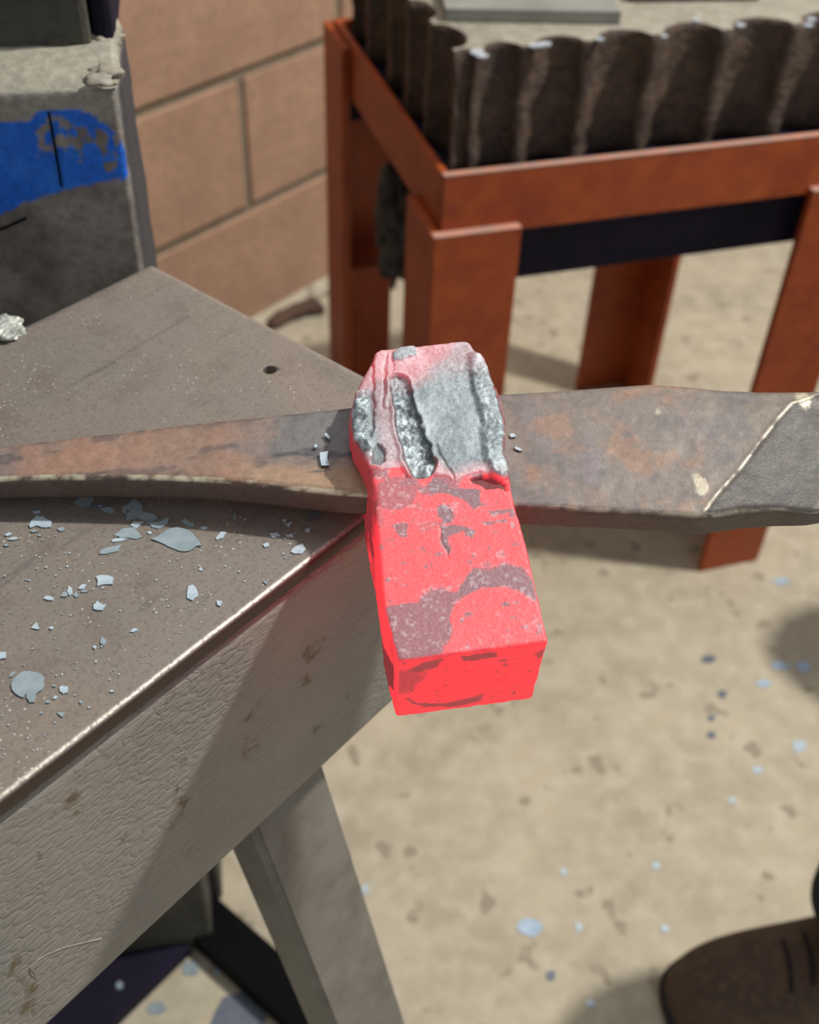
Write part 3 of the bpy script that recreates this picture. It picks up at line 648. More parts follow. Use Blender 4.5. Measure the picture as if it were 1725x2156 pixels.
DRIFT_C = -10.5
def drift():
    A0, A1 = -215.0, 250.0
    P, Q = box_grid(560, 70, 14)
    a = A0+(A1-A0)*P[:, 0]
    fa = np.array([-215, -143, -111, -80, -49, -25, 0, 25, 54, 76, 82, 88, 100, 112, 125, 160, 250])
    fb = np.array([97, 91.2, 87.7, 82.2, 74, 67.8, 61, 55.5, 49.5, 44.8, 43.2, 43.2, 45.0, 45.4, 44.6, 46, 52])
    ka = np.array([-215, -143, -111, -80, -47, -26, 0, 30, 54, 84, 98, 108, 120, 138, 160, 250])
    kb = np.array([105, 106.6, 107, 107.3, 107, 106.8, 106.6, 104.8, 103.6, 102.0, 98.5, 95.2, 92.8, 90.4, 88, 84])
    lo_b = np.interp(a, fa, fb); hi_b = np.interp(a, ka, kb)
    lo_b += fbm(np.stack([a, 0*a, 0*a], -1), .05, 2, 3)*.5
    th = np.interp(a, [-215, -143, -30, 30, 82, 110, 250], [11, 13.0, 13.5, 12.0, 11.5, 17, 20])
    top = np.full(len(a), 0.0)
    b = lo_b+(hi_b-lo_b)*P[:, 1]; c = DRIFT_C-th+th*P[:, 2]
    p = np.stack([a, b, c], -1)
    lo = np.stack([0*a+A0, lo_b, DRIFT_C-th], -1); hi = np.stack([0*a+A1, hi_b, 0*a+DRIFT_C], -1)
    rr = np.where(a < 0, 3.2, 2.2)[:, None]
    inner = np.clip(p, lo+rr, hi-rr); d = p-inner; L = np.linalg.norm(d, axis=1, keepdims=True); n = d/np.maximum(L, 1e-9)
    p = inner+n*np.where(L > 0, rr, 0)
    # crest line: past it the top face falls away towards the shank
    cr = [loc_top(x, y, DRIFT_C*1e-3) for x, y in ((1478, 1084), (1510, 1040), (1560, 985), (1590, 945), (1640, 880), (1668, 848), (1712, 832))]
    dr, sr, _ = line_d(p[:, :2], cr)
    past = (sr < 0) & (p[:, 0] > 70)
    topm = sstep(.2, .8, n[:, 2])
    fall = np.where(past, np.minimum(dr*.34, 9.0), 0)
    nf = fbm(p, .30, 4, 5); nm = fbm(p, .06, 4, 6); nfine = fbm(p, .9, 3, 7)
    dz = -P[:, 2]*fall+topm*(nm*.5+nf*.10)
    # bowl of the forged blade on the right and a slight crown on the left part
    tb = np.clip((b-lo_b)/(hi_b-lo_b), 0, 1)
    dz += topm*np.where(p[:, 0] < 0, -.9*(1-(2*tb-1)**2)*.4, -.8*np.exp(-((tb-.97)/.10)**2))
    ridge = np.exp(-(dr/.55)**2)*(p[:, 0] > 70); dz += topm*ridge*.45
    p[:, 2] += dz
    p[:, 1] += (1-topm)*nm*.5
    # colours
    base = np.array(srgb(128, 112, 102)); brown = np.array(srgb(136, 112, 94)); orange = np.array(srgb(154, 120, 102)); tan = np.array(srgb(158, 130, 106)); bgrey = np.array(srgb(112, 110, 110)); dk = np.array(srgb(74, 72, 76)); purple = np.array(srgb(122, 114, 118)); ol = np.array(srgb(112, 100, 88))
    tone = np.tile(base, (len(p), 1))
    def lay(mk, col):
        nonlocal tone
        mk = np.clip(mk, 0, 1)[:, None]; tone = tone*(1-mk)+col*mk
    A, B_ = p[:, 0], p[:, 1]
    lay(sstep(-45, -62, A+nm*22)*(.55+.45*sstep(-.3, .3, nm)), orange)
    lay(sstep(-115, -150, A+nm*20)*.6, purple)
    lay(sstep(-70, -50, A+nm*20)*sstep(-8, -20, A)*sstep(.32, .5, tb+nm*.1), bgrey)
    lay(sstep(-75, -50, A)*sstep(-5, -20, A)*sstep(.34, .22, tb+nm*.06), tan)
    sp_ = fbm(p*np.array([.35, 1, 1]), .16, 4, 9); lay(sstep(.18, .42, sp_)*sstep(-75, -50, A)*sstep(10, -15, A)*.9, dk)
    lay(sstep(.80, .95, tb)*.5*sstep(-.2, .3, nf), dk)
    lay(sstep(.30, .45, sp_)*.5*(A < -55), dk)
    # right blade
    rt = sstep(10, 25, A); lay(rt, np.array(srgb(124, 112, 104)))
    lay(rt*sstep(-.05, .5, nm)*.7, purple); lay(rt*sstep(95, 110, A+nm*14)*.55*sstep(0, 1, 1-past*1.0), ol)
    lay(rt*sstep(.12, .42, fbm(p, .12, 4, 12))*.55, np.array(srgb(98, 96, 98)))
    lay(rt*sstep(.25, .5, fbm(p, .09, 4, 15))*.6*(A < 100), np.array(srgb(152, 116, 94)))
    lay(rt*sstep(.25, .45, nf)*sstep(.2, .06, tb)*.5, np.array(srgb(150, 120, 100)))
    lay(past*topm*.95, np.array(srgb(68, 62, 58))); lay(past*topm*sstep(0, .4, nf)*.4, np.array(srgb(72, 68, 68)))  # facet past the crest painted darker, as it tilts from the lamp
    # worn crest line and rubs, rolled front edge with its highlight painted in
    edge = sstep(.35, .6, -n[:, 1])*sstep(.35, .6, n[:, 2])
    wear_glint = edge*np.where(A < 0, 1.0, .35)*sstep(-.35, .25, nf+.8*fbm(p*np.array([.3, 1, 1]), .25, 3, 44))
    wear_glint = np.maximum(wear_glint, ridge*.6*sstep(-.35, .25, nf+.4*nfine)*topm)
    for x, y, r in ((1385, 868, 1.3), (1477, 1018, 2.0), (1475, 1032, 1.6), (1695, 836, 2.6)):
        q = np.array(loc_top(x, y, DRIFT_C*1e-3)); dd = np.linalg.norm((p[:, :2]-q)*np.array([1, .6]), axis=1); wear_glint = np.maximum(wear_glint, sstep(r+.5, r-.7, dd+nf*1.6)*topm*.5)
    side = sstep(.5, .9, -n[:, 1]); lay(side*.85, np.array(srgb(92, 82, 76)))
    lay(wear_glint*.95, np.array(srgb(226, 216, 188)))
    me = mesh_np('handle_drift', p*1e-3, Q, {'tone': np.clip(tone, 0, 1), 'gloss': np.clip(wear_glint, 0, 1)})
    o = link('handle_drift', me, MT['forged'], mw=FM)
    return tag(o, 'long flat forged steel drift running through the glowing hammer head', 'drift')
DRIFT = drift()

# ------------------------------------------------------------------ scale flakes
def flake(name, pts3, mat, label, cat='flake', group=None, thick=.0004, curl=.25):
    """pts3: outline in the plane it lies on (world points, z at its underside)"""
    c = np.mean(pts3, axis=0); q = pts3-c; r = np.linalg.norm(q[:, :2], axis=1).max()
    # refine the outline with small jags
    out = []
    for i in range(len(q)):
        a, b = q[i], q[(i+1) % len(q)]; out.append(a)
        if np.linalg.norm(b-a) > .0012:
            m_ = (a+b)/2; nrm = np.array([b[1]-a[1], a[0]-b[0], 0]); m_ = m_+nrm*random.uniform(-.09, .09); out.append(m_)
    bm = bmesh.new()
    def hgt(v_): return curl*r*.16*((v_[0]/r)**2+.4*(v_[1]/r)**2)
    bot = [bm.verts.new((v_[0], v_[1], hgt(v_))) for v_ in out]; top_ = [bm.verts.new((v_[0], v_[1], hgt(v_)+thick)) for v_ in out]
    cb = bm.verts.new((0, 0, 0)); ct = bm.verts.new((0, 0, thick)); n = len(out)
    for i in range(n):
        j = (i+1) % n
        bm.faces.new([ct, top_[i], top_[j]]); bm.faces.new([cb, bot[j], bot[i]]); bm.faces.new([bot[i], bot[j], top_[j], top_[i]])
    o = link(name, bm_mesh(name, bm), mat, None, tuple(c+np.array([0, 0, .0001])))
    return tag(o, label, cat, group)
def A1_(x, y): return (x/3.75, 1020+y/3.75)
def A2_(x, y): return (x/2.2115, 780+y/2.2115)
TBL = [
    (A1_, [(1190, 440), (1240, 425), (1330, 360), (1400, 345), (1480, 365), (1530, 400), (1560, 440), (1590, 495), (1550, 495), (1500, 530), (1440, 535), (1390, 520), (1300, 480)], 'flake', 'largest blue-grey scale flake on the bench, leaf shaped, below the drift'),
    (A1_, [(90, 1590), (110, 1545), (180, 1485), (290, 1490), (355, 1535), (355, 1590), (330, 1630), (285, 1660), (275, 1725), (235, 1725), (210, 1690), (205, 1655), (190, 1690), (140, 1670), (95, 1620)], 'flake', 'round blue-grey scale flake with a stubby stem, near the bench front edge'),
    (A1_, [(900, 410), (970, 355), (1060, 345), (1085, 375), (1125, 425), (1080, 440), (1030, 430), (960, 432)], 'flake', 'fan-shaped scale flake immediately left of the largest flake'),
    (A1_, [(790, 555), (800, 530), (850, 505), (970, 480), (930, 535), (840, 555)], 'flake', 'narrow slanted scale flake below the fan-shaped flake'),
    (A1_, [(760, 735), (800, 722), (860, 725), (900, 745), (890, 795), (830, 795), (770, 810)], 'flake_light', 'squarish pale scale flake in the middle of the open bench top'),
    (A1_, [(1480, 870), (1490, 810), (1530, 800), (1560, 850), (1565, 890), (1520, 925), (1480, 905)], 'flake_light', 'upright drop-shaped pale scale flake alone towards the bench corner'),
    (A1_, [(740, 960), (770, 925), (840, 965), (810, 1000), (740, 990)], 'flake_light', 'pale four-cornered scale flake below the squarish one'),
    (A1_, [(590, 150), (620, 105), (740, 110), (720, 160), (650, 180)], 'flake', 'scale flake at the left end of the heap in the drift shadow'),
    (A1_, [(720, 165), (830, 150), (860, 185), (800, 200), (730, 190)], 'flake_dark', 'dark scale flake second from left in the drift shadow heap'),
    (A1_, [(800, 200), (860, 185), (910, 210), (880, 235), (830, 220)], 'flake', 'small scale flake at the foot of the dark one in the drift shadow'),
    (A1_, [(960, 190), (1060, 115), (1120, 165), (1120, 230), (1060, 215), (980, 200)], 'flake', 'large jagged scale flake highest in the heap under the drift'),
    (A1_, [(1000, 240), (1050, 210), (1110, 225), (1080, 275), (1000, 285)], 'flake', 'scale flake below the jagged one in the heap under the drift'),
    (A1_, [(1090, 270), (1120, 220), (1200, 235), (1245, 275), (1200, 300), (1140, 290)], 'flake', 'shield-shaped scale flake lying in the drift shadow above the fan-shaped flake'),
    (A1_, [(1165, 310), (1250, 305), (1340, 265), (1325, 315), (1250, 360), (1200, 345)], 'flake', 'scale flake half in the drift shadow above the largest flake'),
    (A1_, [(1030, 330), (1060, 300), (1140, 300), (1080, 355)], 'flake_light', 'triangular pale scale flake on the drift shadow line above the fan-shaped flake'),
    (A1_, [(1430, 300), (1460, 275), (1535, 320), (1530, 345), (1480, 330)], 'flake', 'scale flake on the shadow line above the right end of the largest flake'),
    (A1_, [(230, 330), (290, 255), (340, 260), (410, 300), (405, 345), (330, 345), (290, 330), (240, 350)], 'flake_light', 'folded pair-like scale flake just outside the drift shadow, far left'),
    (A1_, [(0, 1330), (50, 1328), (50, 1380), (0, 1385)], 'flake_light', 'square pale scale flake cut by the left picture edge'),
    (A1_, [(470, 1610), (490, 1595), (540, 1605), (540, 1650), (500, 1660), (475, 1640)], 'flake_light', 'rough square scale flake beside the round stemmed flake'),
    (A1_, [(345, 910), (370, 885), (430, 905), (415, 922), (380, 920)], 'flake_light', 'flat oval scale flake at the left end of the short row of crumbs'),
    (A1_, [(250, 1140), (290, 1095), (315, 1150), (270, 1145)], 'flake_light', 'triangular scale flake standing alone above the round stemmed flake'),
    (A1_, [(795, 1260), (810, 1210), (845, 1240), (825, 1278)], 'flake', 'leaf-like upright scale flake between the four-cornered flake and bench edge'),
    (A2_, [(1005, 785), (1030, 755), (1055, 758), (1040, 785), (1010, 793)], 'flake_light', 'slanted pale scale flake right of the largest flake'),
    (A2_, [(1355, 850), (1375, 825), (1410, 810), (1425, 835), (1405, 858), (1370, 857)], 'flake_light', 'pale scale flake by the bench front edge nearest the hammer head'),
    (A2_, [(1425, 700), (1470, 645), (1505, 650), (1500, 680), (1440, 705)], 'flake_dark', 'dark scale flake in the drift shadow nearest the hammer head'),
]
SMALL = [
    (A1_, [(455, 355), (500, 345), (520, 365), (480, 378)]), (A1_, [(60, 440), (110, 420), (150, 432), (110, 445)]), (A1_, [(35, 405), (70, 385), (100, 395), (60, 415)]), (A1_, [(25, 485), (50, 475), (75, 490), (50, 495)]),
    (A1_, [(880, 445), (950, 430), (1020, 440), (960, 455), (890, 460)]), (A1_, [(480, 890), (510, 850), (540, 870), (530, 892)]), (A1_, [(530, 850), (540, 810), (570, 825), (575, 870), (550, 885)]), (A1_, [(580, 880), (600, 850), (625, 890), (600, 900)]),
    (A1_, [(620, 830), (650, 795), (685, 800), (660, 835)]), (A1_, [(640, 845), (690, 845), (695, 855), (650, 860)]), (A1_, [(385, 1140), (410, 1125), (430, 1138), (410, 1152)]), (A1_, [(1025, 1170), (1060, 1140), (1095, 1155), (1060, 1172)]),
    (A1_, [(735, 1290), (750, 1275), (765, 1290), (750, 1308)]), (A1_, [(420, 1700), (430, 1675), (460, 1685), (440, 1700)]), (A1_, [(360, 1730), (380, 1705), (400, 1720), (390, 1732)]), (A1_, [(455, 1810), (490, 1805), (515, 1815), (495, 1845)]),
    (A1_, [(625, 1725), (640, 1710), (655, 1720), (640, 1738)]), (A1_, [(1580, 350), (1610, 338), (1645, 350), (1610, 365)]), (A1_, [(1570, 680), (1580, 655), (1605, 685), (1590, 690)]), (A1_, [(260, 220), (320, 210), (320, 230), (270, 235)]),
    (A1_, [(240, 375), (280, 360), (300, 375), (260, 385)]), (A1_, [(300, 405), (320, 398), (328, 412), (310, 418)]), (A1_, [(960, 200), (1000, 205), (1000, 240), (970, 225)]), (A1_, [(1160, 380), (1190, 375), (1205, 398), (1180, 400)]),
    (A1_, [(865, 1635), (890, 1628), (905, 1642), (880, 1648)]), (A1_, [(70, 1530), (100, 1490), (125, 1480), (100, 1520)]), (A1_, [(415, 1590), (445, 1590), (440, 1602), (420, 1602)]), (A1_, [(780, 180), (800, 165), (840, 200), (800, 205)]),
    (A2_, [(1255, 765), (1290, 760), (1305, 775), (1270, 783)]), (A2_, [(1330, 770), (1360, 765), (1370, 778), (1340, 780)]), (A2_, [(1225, 815), (1250, 805), (1255, 822), (1235, 828)]), (A2_, [(1315, 700), (1335, 695), (1330, 715)]),
    (A2_, [(1330, 720), (1360, 710), (1350, 730)]), (A2_, [(1010, 1075), (1035, 1078), (1025, 1102), (1012, 1095)]), (A2_, [(1225, 985), (1245, 988), (1240, 1000)]), (A2_, [(1085, 690), (1092, 665), (1100, 690), (1095, 700)]), (A2_, [(1420, 745), (1440, 738), (1445, 755), (1425, 758)]),
]
for f_, pts, mt, lb in TBL:
    flake('scale_flake', np.array([on_z(*f_(*q), TZ) for q in pts]), MT[mt], lb)
for f_, pts in SMALL:
    flake('small_scale_flake', np.array([on_z(*f_(*q), TZ) for q in pts]), MT[random.choice(['flake_light', 'flake', 'flake_light'])], 'tiny crumb of blue-grey scale scattered on the bench top', 'flake', 'tiny scale crumbs on the bench top')
# grit too small to count: one object
bm = bmesh.new()
for i in range(300):
    x = random.uniform(-40, 640); y = random.uniform(1100, 1700)
    g = on_z(x, y, TZ); q = g-E0
    if q@V < .006 or q@V > .12: continue
    s = random.uniform(.0002, .0006); an = random.uniform(0, 6.28)
    vs_ = [bm.verts.new((g[0]+s*math.cos(an+k*2.1)*random.uniform(.6, 1.3), g[1]+s*math.sin(an+k*2.1)*random.uniform(.6, 1.3), TZ+.0003+random.uniform(0, .0002))) for k in range(3)]
    v4 = bm.verts.new((g[0], g[1], TZ-.0001)); bm.faces.new(vs_)
    for k in range(3): bm.faces.new([vs_[k], v4, vs_[(k+1) % 3]])
tag(link('scale_dust', bm_mesh('scale_dust', bm), MT['flake_light']), 'fine glittering scale dust strewn over the bench top', 'dust', kind='stuff')

def on_drift(x, y): return on_plane(x, y, FT+FC*(DRIFT_C*1e-3+.0002), FC)
for f_, pts, lb in (
    (A2_, [(1490, 385), (1530, 378), (1535, 445), (1497, 447)], 'upright rectangular scale flake lying on the drift beside the hammer head'),
    (A2_, [(1510, 300), (1520, 295), (1540, 318), (1530, 322)], 'short sliver of scale on the drift above the rectangular flake'),
    (A2_, [(1462, 355), (1472, 345), (1480, 358), (1470, 365)], 'white speck of scale on the drift left of the rectangular flake')):
    o = flake('scale_flake', np.array([on_drift(*f_(*q)) for q in pts]), MT['flake_light'], lb)
    # lie in the drift's own plane
    c = Vector(o.location)
    q = np.array([on_drift(*f_(*k)) for k in pts]); n_ = Vector(FC); o.rotation_mode = 'QUATERNION'; o.rotation_quaternion = Vector((0, 0, 1)).rotation_difference(n_)
for pts, lb in (([(1083, 942), (1092, 944), (1101, 950), (1094, 951), (1086, 948)], 'dark-edged sliver of scale on the drift right of the hammer head'), ([(1073, 916), (1082, 914), (1087, 921), (1076, 923)], 'bright speck of scale on the drift touching the hammer head side')):
    o = flake('scale_flake', np.array([on_drift(*k) for k in pts]), MT['flake_light'], lb); o.rotation_mode = 'QUATERNION'; o.rotation_quaternion = Vector((0, 0, 1)).rotation_difference(Vector(FC))

# crumpled pale scrap at the rear edge of the bench
bm = bmesh.new(); bmesh.ops.create_icosphere(bm, subdivisions=4, radius=.0075)
V0 = np.array([v_.co[:] for v_ in bm.verts]); ns = fbm(V0, 260, 3, 77)
for v_, q in zip(bm.verts, ns): v_.co *= 1+q*.55; v_.co.z = max(v_.co.z*.55, -.002)
g = on_z(12, 700, TZ)
tag(link('foil_scrap', bm_mesh('foil_scrap', bm), MT['foil'], None, (g[0], g[1], TZ+.002)), 'crumpled pale metal scrap at the rear edge of the bench top', 'scrap')

# ------------------------------------------------------------------ orange stand
FR = on_z(1545, 1190, 0.0); K = CAM_H/.95
def stand():
    root = empty('orange_stand', tuple(FR), YS); tag(root, 'orange painted angle-iron stand carrying the swage block', 'stand')
    x0, x1 = -.405*K, .033*K; y1 = .383*K; lw, lt = .078*K, .009; ht = .491*K
    def leg(x, y, sx, sy, h=ht):
        ol = [(x+sx*px_, y+sy*py_) for px_, py_ in angle_outline(lw, lt)]
        if sx*sy < 0: ol = ol[::-1]
        link('leg', prism_mesh('leg', ol, 0.0, h, .0008), MT['orange'], root)
    leg(x0, 0, 1, 1); leg(x1, 0, -1, 1); leg(x0, y1, 1, -1, .535*K); leg(x1, y1, -1, -1)
    rt, rb = .540*K, .484*K; xi0, xi1, yi0, yi1 = x0+.0095, x1-.0095, .0095, y1-.0095; t = .007
    def railb(name, lo, hi, m='orange'): return link(name, box_mesh(name, lo, hi, .0012), MT[m], root)
    railb('front_rail', (xi0, yi0, rb), (xi1, yi0+t, rt)); railb('rear_rail', (xi0, yi1-t, rb), (xi1, yi1, rt))
    railb('side_rail', (xi0, yi0+t+.0004, rb), (xi0+t, yi1-t-.0004, rt)); railb('side_rail', (xi1-t, yi0+t+.0004, rb), (xi1, yi1-t-.0004, rt))
    railb('worn_rim', (xi0, yi0-.0003, rt-.0004), (xi1, yi0+t+.0002, rt+.0006), 'worn')
    for x, sx in ((x0, 1), (x1, -1)):
        a_, b_ = sorted((x, x+sx*lw)); railb('worn_rim', (a_, -.0003, ht-.0006), (b_, lt+.0002, ht+.0006), 'worn')
    # dark inner ledge angle that the block sits on
    railb('ledge_angle', (xi0+t+.001, yi0+t+.012, .425*K), (xi1-t-.001, yi0+t+.019, rt-.012), 'navy'); railb('ledge_angle', (xi0+t+.001, yi1-t-.019, .44*K), (xi1-t-.001, yi1-t-.012, rt-.012), 'navy')
    railb('ledge_flange', (xi0+t+.001, yi0+t+.0195, rt-.020), (xi1-t-.001, yi0+t+.062, rt-.012), 'navy'); railb('ledge_flange', (xi0+t+.001, yi1-t-.062, rt-.020), (xi1-t-.001, yi1-t-.0195, rt-.012), 'navy')
    for xa, xb in ((xi0+t+.001, xi0+t+.05), (xi1-t-.05, xi1-t-.001)): railb('ledge_flange', (xa, yi0+t+.063, rt-.020), (xb, yi1-t-.063, rt-.012), 'navy')
    # small bracket inside the rear left leg
    zb = on_plane(770, 530, FR+SV*(y1-.03), SV)[2]
    railb('bracket', (x0+lt+.001, y1-.075, zb-.006), (x0+.095, y1-lt-.001, zb+.004))
    return rt
RT = stand()

# ------------------------------------------------------------------ swage block with half-round notches
def swage():
    z0 = RT-.0118; z1 = on_plane(1136, 112, FR+SV*.012, SV)[2]
    xs = [-.414, -.396, -.350, -.292, -.230, -.162, -.093, -.020, .014]; v0, v1 = .030, .365
    out = []
    def arc(p, q, inward, k=.62):
        p = np.array(p); q = np.array(q); L = np.linalg.norm(q-p); e = (q-p)/L; m = min(.006, L*.12); a = p+e*m; b = q-e*m; r = np.linalg.norm(b-a)/2; c = (a+b)/2; pts = [tuple(p)]
        for t in np.linspace(0, math.pi, 13): pts.append(tuple(c-e*r*math.cos(t)+np.array(inward)*r*math.sin(t)*k*1.25))
        return pts
    for a, b in zip(xs[:-1], xs[1:]): out += arc((a, v0), (b, v0), (0, 1))
    ys = [v0, .085, .15, .22, .30, v1]
    for a, b in zip(ys[:-1], ys[1:]): out += arc((xs[-1], a), (xs[-1], b), (-1, 0), .5)
    xr = [xs[-1], -.07, -.16, -.25, -.34, xs[0]]
    for a, b in zip(xr[:-1], xr[1:]): out += arc((a, v1), (b, v1), (0, -1), .5)
    yl = [v1, .30, .225, .16, .10, v0]
    for a, b in zip(yl[:-1], yl[1:]): out += arc((xs[0], a), (xs[0], b), (1, 0), .5)
    bm = bmesh.new(); n = len(out); rings = []
    NZ = 16
    for k in range(NZ+1):
        z = z0+(z1-z0)*k/NZ; rings.append([bm.verts.new((x, y, z)) for x, y in out])
    fs = []
    for k in range(NZ):
        for i in range(n): fs.append(bm.faces.new([rings[k][i], rings[k][(i+1) % n], rings[k+1][(i+1) % n], rings[k+1][i]]))
    ft = bm.faces.new(rings[-1]); fb = bm.faces.new(rings[0][::-1]); ft.material_index = 1
    bmesh.ops.recalc_face_normals(bm, faces=bm.faces)
    co = np.array([v_.co[:] for v_ in bm.verts]); dx = fbm(co, 60, 4, 3)*.0035; dy = fbm(co, 60, 4, 4)*.0035
    for v_, a, b in zip(bm.verts, dx, dy): v_.co.x += a; v_.co.y += b
    me = bm_mesh('swage_block', bm)
    for p_ in me.polygons: p_.use_smooth = p_.material_index == 0
    o = link('swage_block', me, [MT['cast'], MT['cast_top']]); o.location = tuple(FR); o.rotation_euler = (0, 0, YS)
    tag(o, 'dark rusty cast swage block with half-round notches along its edges', 'swage block')
    return z1
ZS = swage()
def to_st(P): q = P-FR; return q@SU, q@SV
# steel plate and rusty bar lying on the block
c0 = to_st(on_z(936, 44, ZS+.001)); c1 = to_st(on_z(1306, 50, ZS+.001))
o = link('steel_plate', box_mesh('steel_plate', (0, 0, 0), (math.hypot(c1[0]-c0[0], c1[1]-c0[1]), .17, .011), .0008), MT['steel_grey'], None, tuple(FR+SU*c0[0]+SV*c0[1]+Z*(ZS+.0006)))
o.rotation_euler = (0, 0, YS+math.atan2(c1[1]-c0[1], c1[0]-c0[0])); tag(o, 'flat grey steel plate lying on the swage block', 'plate')
c0 = to_st(on_z(1325, 6, ZS)); c1 = to_st(on_z(1600, 2, ZS))
bm = bmesh.new(); bm_box(bm, (0, 0, 0), (math.hypot(c1[0]-c0[0], c1[1]-c0[1]), .03, .012), None, .002)
o = link('rusty_bar', bm_mesh('rusty_bar', bm), MT['rust'], None, tuple(FR+SU*c0[0]+SV*c0[1]+Z*(ZS+.0006))); o.rotation_euler = (0, 0, YS+math.atan2(c1[1]-c0[1], c1[0]-c0[0]))
tag(o, 'short rusty brown bar lying on the swage block beside the grey plate', 'bar')
# pale scale along the block's upper edge
for x, y, s in ((1010, 118, .0075), (1022, 126, .006), (1132, 104, .006), (1152, 100, .007), (1268, 90, .005), (1405, 84, .004), (1472, 50, .0045), (1566, 60, .0055), (1716, 48, .0065), (1710, 60, .005)):
    c = on_z(x, y, ZS)+SV*.006; pts = np.array([c+SU*s*math.cos(t)*random.uniform(.7, 1.2)+SV*s*.7*math.sin(t)*random.uniform(.7, 1.2) for t in np.linspace(0, 5.3, 6)])
    flake('edge_scale', pts, MT['glint'], 'pale scale flake on the notched upper edge of the swage block', 'flake', 'pale flakes along the swage block edge', thick=.0012)

# dark grimy lump hanging inside the stand behind the side rail
c = on_plane(838, 480, FR+SV*.20*K, SV)
bm = bmesh.new(); bmesh.ops.create_icosphere(bm, subdivisions=5, radius=.036)
V0 = np.array([v_.co[:] for v_ in bm.verts]); ns = fbm(V0, 45, 4, 9)
for v_, q in zip(bm.verts, ns): v_.co *= 1+q*.75; v_.co.x *= .62; v_.co.z *= 1.55
tag(link('grimy_casting', bm_mesh('grimy_casting', bm, True), MT['lump'], None, tuple(c)), 'dark grey knobbly iron lump under the side rail of the orange stand', 'casting')
# brown stick on the floor at the wall
a = on_z(566, 682, .012); b = on_z(676, 640, .012); d = b-a; L = np.linalg.norm(d)
P, Q = box_grid(40, 8, 8); p = (P-.5)*np.array([L, .034, .018]); rr = .008; lo = np.array([-L/2, -.017, -.009]); hi = -lo
inner = np.clip(p, lo+rr, hi-rr); dd = p-inner; Ln = np.linalg.norm(dd, axis=1, keepdims=True); p = inner+dd/np.maximum(Ln, 1e-9)*np.where(Ln > 0, rr, 0); p *= np.stack([1+0*P[:, 0], .55+.55*P[:, 0], .7+.4*P[:, 0]], -1); p[:, 1] += .008*np.sin(P[:, 0]*3); p += fbm(p, 60, 3, 3)[:, None]*.003
o = link('wood_stick', mesh_np('wood_stick', p, Q), MT['rust'], None, tuple((a+b)/2*np.array([1, 1, 0])+Z*.0105)); o.rotation_euler = (0, 0, math.atan2(d[1], d[0])); tag(o, 'short brown wooden stick on the floor at the foot of the wall', 'stick')

# ------------------------------------------------------------------ flakes on the floor
FLK = [
    (1118, 1953, 30, 22, 'flake_blue', 'largest pale blue scale flake on the open floor'),
    (1682, 1571, 17, 14, 'flake_light', 'bright pale flake on the floor at the right picture edge'),
    (1608, 1439, 17, 9, 'flake_blue', 'small pale flake on the floor below the pair of blue flakes'),
    (1643, 1403, 20, 10, 'flake_blue', 'blue scale flake on the floor, left one of a pair near the right picture edge'),
    (1692, 1403, 17, 13, 'flake_blue', 'blue scale flake on the floor, right one of a pair near the right picture edge'),
    (1594, 1622, 13, 10, 'flake_light', 'pale flake on the floor between the bright edge flake and the boot'),
    (1543, 1686, 9, 8, 'flake_light', 'tiny pale flake on the floor below left of the bright edge flake'),
    (1383, 1824, 10, 9, 'flake_light', 'tiny pale flake on the floor midway between bench leg and picture edge'),
    (1187, 1836, 9, 9, 'flake_light', 'tiny pale flake on the floor above the largest floor flake'),
    (1219, 1953, 8, 12, 'flake_light', 'thin upright pale flake on the floor right of the largest floor flake'),
    (1400, 1956, 10, 8, 'flake_light', 'small pale flake on the floor just above the boot toe'),
    (1161, 2054, 11, 12, 'flake_dark', 'dull blue flake on the floor below the largest floor flake'),
    (1244, 2114, 12, 9, 'flake_light', 'pale flake on the floor left of the boot shadow'),
    (1645, 1224, 17, 8, 'flake_blue', 'pale blue flake on the floor right of the front leg of the orange stand'),
    (1492, 1389, 16, 9, 'flake_dark', 'dark blue flake highest of four in a column on the floor'),
    (1522, 1461, 12, 9, 'flake_dark', 'dark blue flake second highest of four in a column on the floor'),
    (1498, 1513, 8, 7, 'flake_dark', 'dark blue flake third of four in a column on the floor'),
    (1498, 1548, 10, 9, 'flake_dark', 'dark blue flake lowest of four in a column on the floor'),
    (402, 2040, 19, 21, 'flake', 'large grey scale flake on the floor under the bench'),
    (456, 2047, 7, 8, 'flake_light', 'small pale flake on the floor beside the large one under the bench'),
    (770, 1872, 7, 14, 'flake_light', 'pale flake on the floor touching the outline of the bench leg'),
    (330, 2125, 20, 16, 'flake', 'dull scale flake on the floor near the lower picture edge under the bench'),
]
for x, y, rx, ry, mt, lb in FLK:
    pts = np.array([on_z(x+rx*math.cos(t)*random.uniform(.7, 1.15), y-ry*math.sin(t)*random.uniform(.7, 1.15), 0) for t in np.linspace(0, 5.6, 8)])
    flake('floor_flake', pts, MT[mt], lb, thick=.0008)
pts = np.array([on_z(252+8*math.cos(t), 2075-9*math.sin(t), .0145) for t in np.linspace(0, 5.2, 6)])
flake('floor_flake', pts, MT['flake'], 'small scale flake lying on the dark plate under the bench')
# bluish floor stain under the bench, built as a thin sheet
pts = np.array([on_z(x, y, 0) for x, y in ((440, 2165), (470, 2100), (520, 2082), (562, 2140), (548, 2180))])
flake('floor_stain', pts, MT['flake_dark'], 'bluish stain on the floor beside the black bar', 'scrap', thick=.0006, curl=.05)

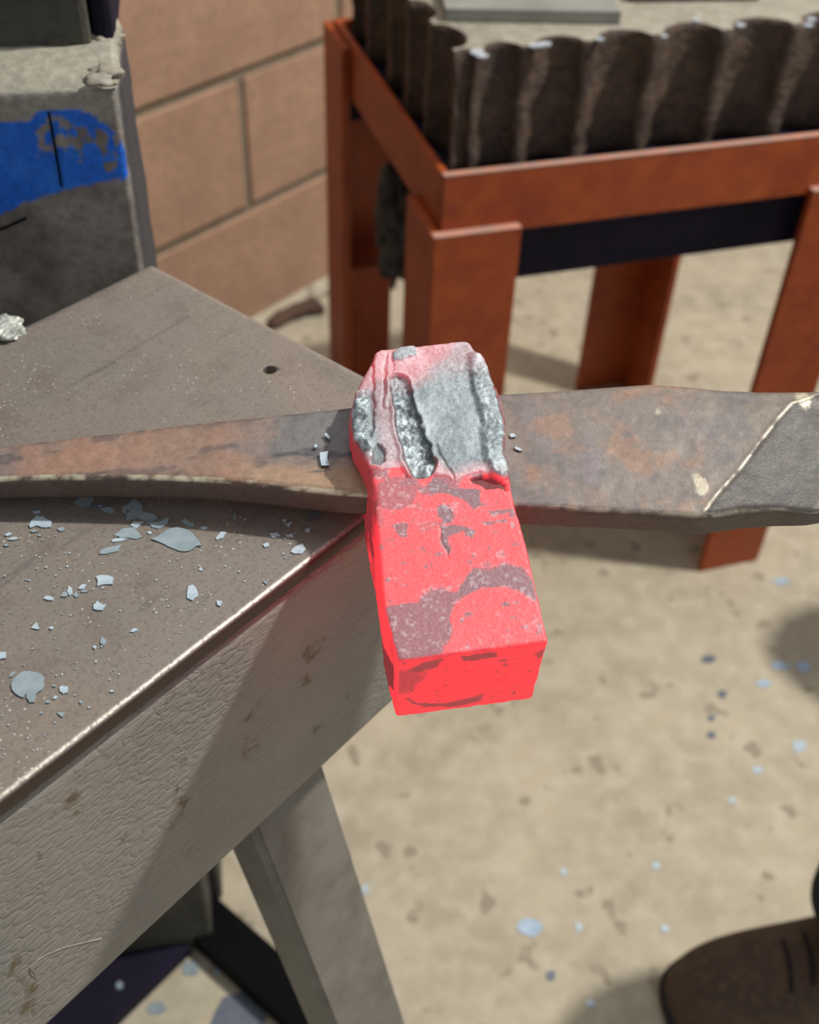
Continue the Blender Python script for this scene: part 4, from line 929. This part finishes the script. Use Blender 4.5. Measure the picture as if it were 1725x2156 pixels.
# ------------------------------------------------------------------ person: boots and trouser legs
def loft(name, rings, mat, parent, cap=True):
    bm = bmesh.new(); R_ = [[bm.verts.new(q) for q in r] for r in rings]; n = len(rings[0])
    for i in range(len(R_)-1):
        for j in range(n): bm.faces.new([R_[i][j], R_[i][(j+1) % n], R_[i+1][(j+1) % n], R_[i+1][j]])
    if cap: bm.faces.new(R_[0][::-1]); bm.faces.new(R_[-1])
    me = bm_mesh(name, bm, True); o = link(name, me, mat, parent)
    md = o.modifiers.new('sub', 'SUBSURF'); md.levels = 2; md.render_levels = 2
    return o
def boot_leg(root, toe, yaw, knee):
    cs, sn = math.cos(yaw), math.sin(yaw)
    def W_(x, y, z): return (toe[0]-root.location[0]+cs*x-sn*y, toe[1]-root.location[1]+sn*x+cs*y, z)
    st = [(0.0, .018, .030, 0), (.012, .036, .052, 0), (.04, .049, .066, 0), (.085, .053, .074, .0), (.125, .049, .090, 0), (.165, .044, .112, 0), (.20, .042, .135, 0), (.24, .041, .15, 0), (.275, .037, .15, 0), (.29, .025, .14, 0)]
    rings = []
    for x, hw, top, _ in st:
        r = []
        for k in range(16):
            t = 2*math.pi*k/16; cy_ = math.cos(t); cz = math.sin(t)
            yy = hw*np.sign(cy_)*abs(cy_)**.75; zz = .014+(top-.014)*(.5+.5*np.sign(cz)*abs(cz)**.8); sh_ = 1-.28*max(0, (zz-.03)/top)
            r.append(W_(x, yy*sh_, zz))
        rings.append(r)
    up_ = loft('boot_upper', rings, MT['leather'], root)
    so = [(-.004, .022), (.012, .042), (.05, .056), (.10, .058), (.16, .047), (.22, .044), (.28, .042), (.297, .026)]
    rings = []
    for x, hw in so: rings.append([W_(x, -hw, 0), W_(x, hw, 0), W_(x, hw, .020), W_(x, hw*.8, .024), W_(x, -hw*.8, .024), W_(x, -hw, .020)])
    loft('boot_sole', rings, MT['sole'], root)
    # toe cap seam and tongue, then crossing laces
    for i in range(5):
        x = .098+i*.018; zt = np.interp(x, [.085, .125, .165, .20, .24], [.074, .090, .112, .135, .15])
        rings = []
        for s in np.linspace(-1, 1, 9):
            yy = s*.026; zz = zt+.004-.010*s*s; rings.append([W_(x+s*.006+dx, yy, zz+dz) for dx, dz in ((-.003, 0), (0, .004), (.003, 0), (0, -.004))])
        loft('lace', rings, MT['lace'], up_)
    rings = []
    for z, rad, ox in ((.125, .060, 0), (.16, .064, .0), (.22, .062, .002), (.30, .066, .0), (.38, .072, 0), (knee, .080, -.01)):
        r = []
        for k in range(14):
            t = 2*math.pi*k/14; rr_ = rad*(1+.07*math.sin(3*t+z*40)); r.append(W_(.170+ox+rr_*math.cos(t)*1.05, rr_*math.sin(t), z))
        rings.append(r)
    loft('trouser_leg', rings, MT['cloth'], root)
t1 = on_z(1392, 2095, .0)
person = empty('person', (t1[0]+.2, t1[1]+.1, 0)); tag(person, 'person in tan laced work boots and dark trousers standing by the bench', 'person')
boot_leg(person, (t1[0], t1[1]-.022), math.radians(12), .46)
boot_leg(person, (.535, .88), math.radians(4), .62)  # second leg out of view, placed and heightened to cast a floor shadow
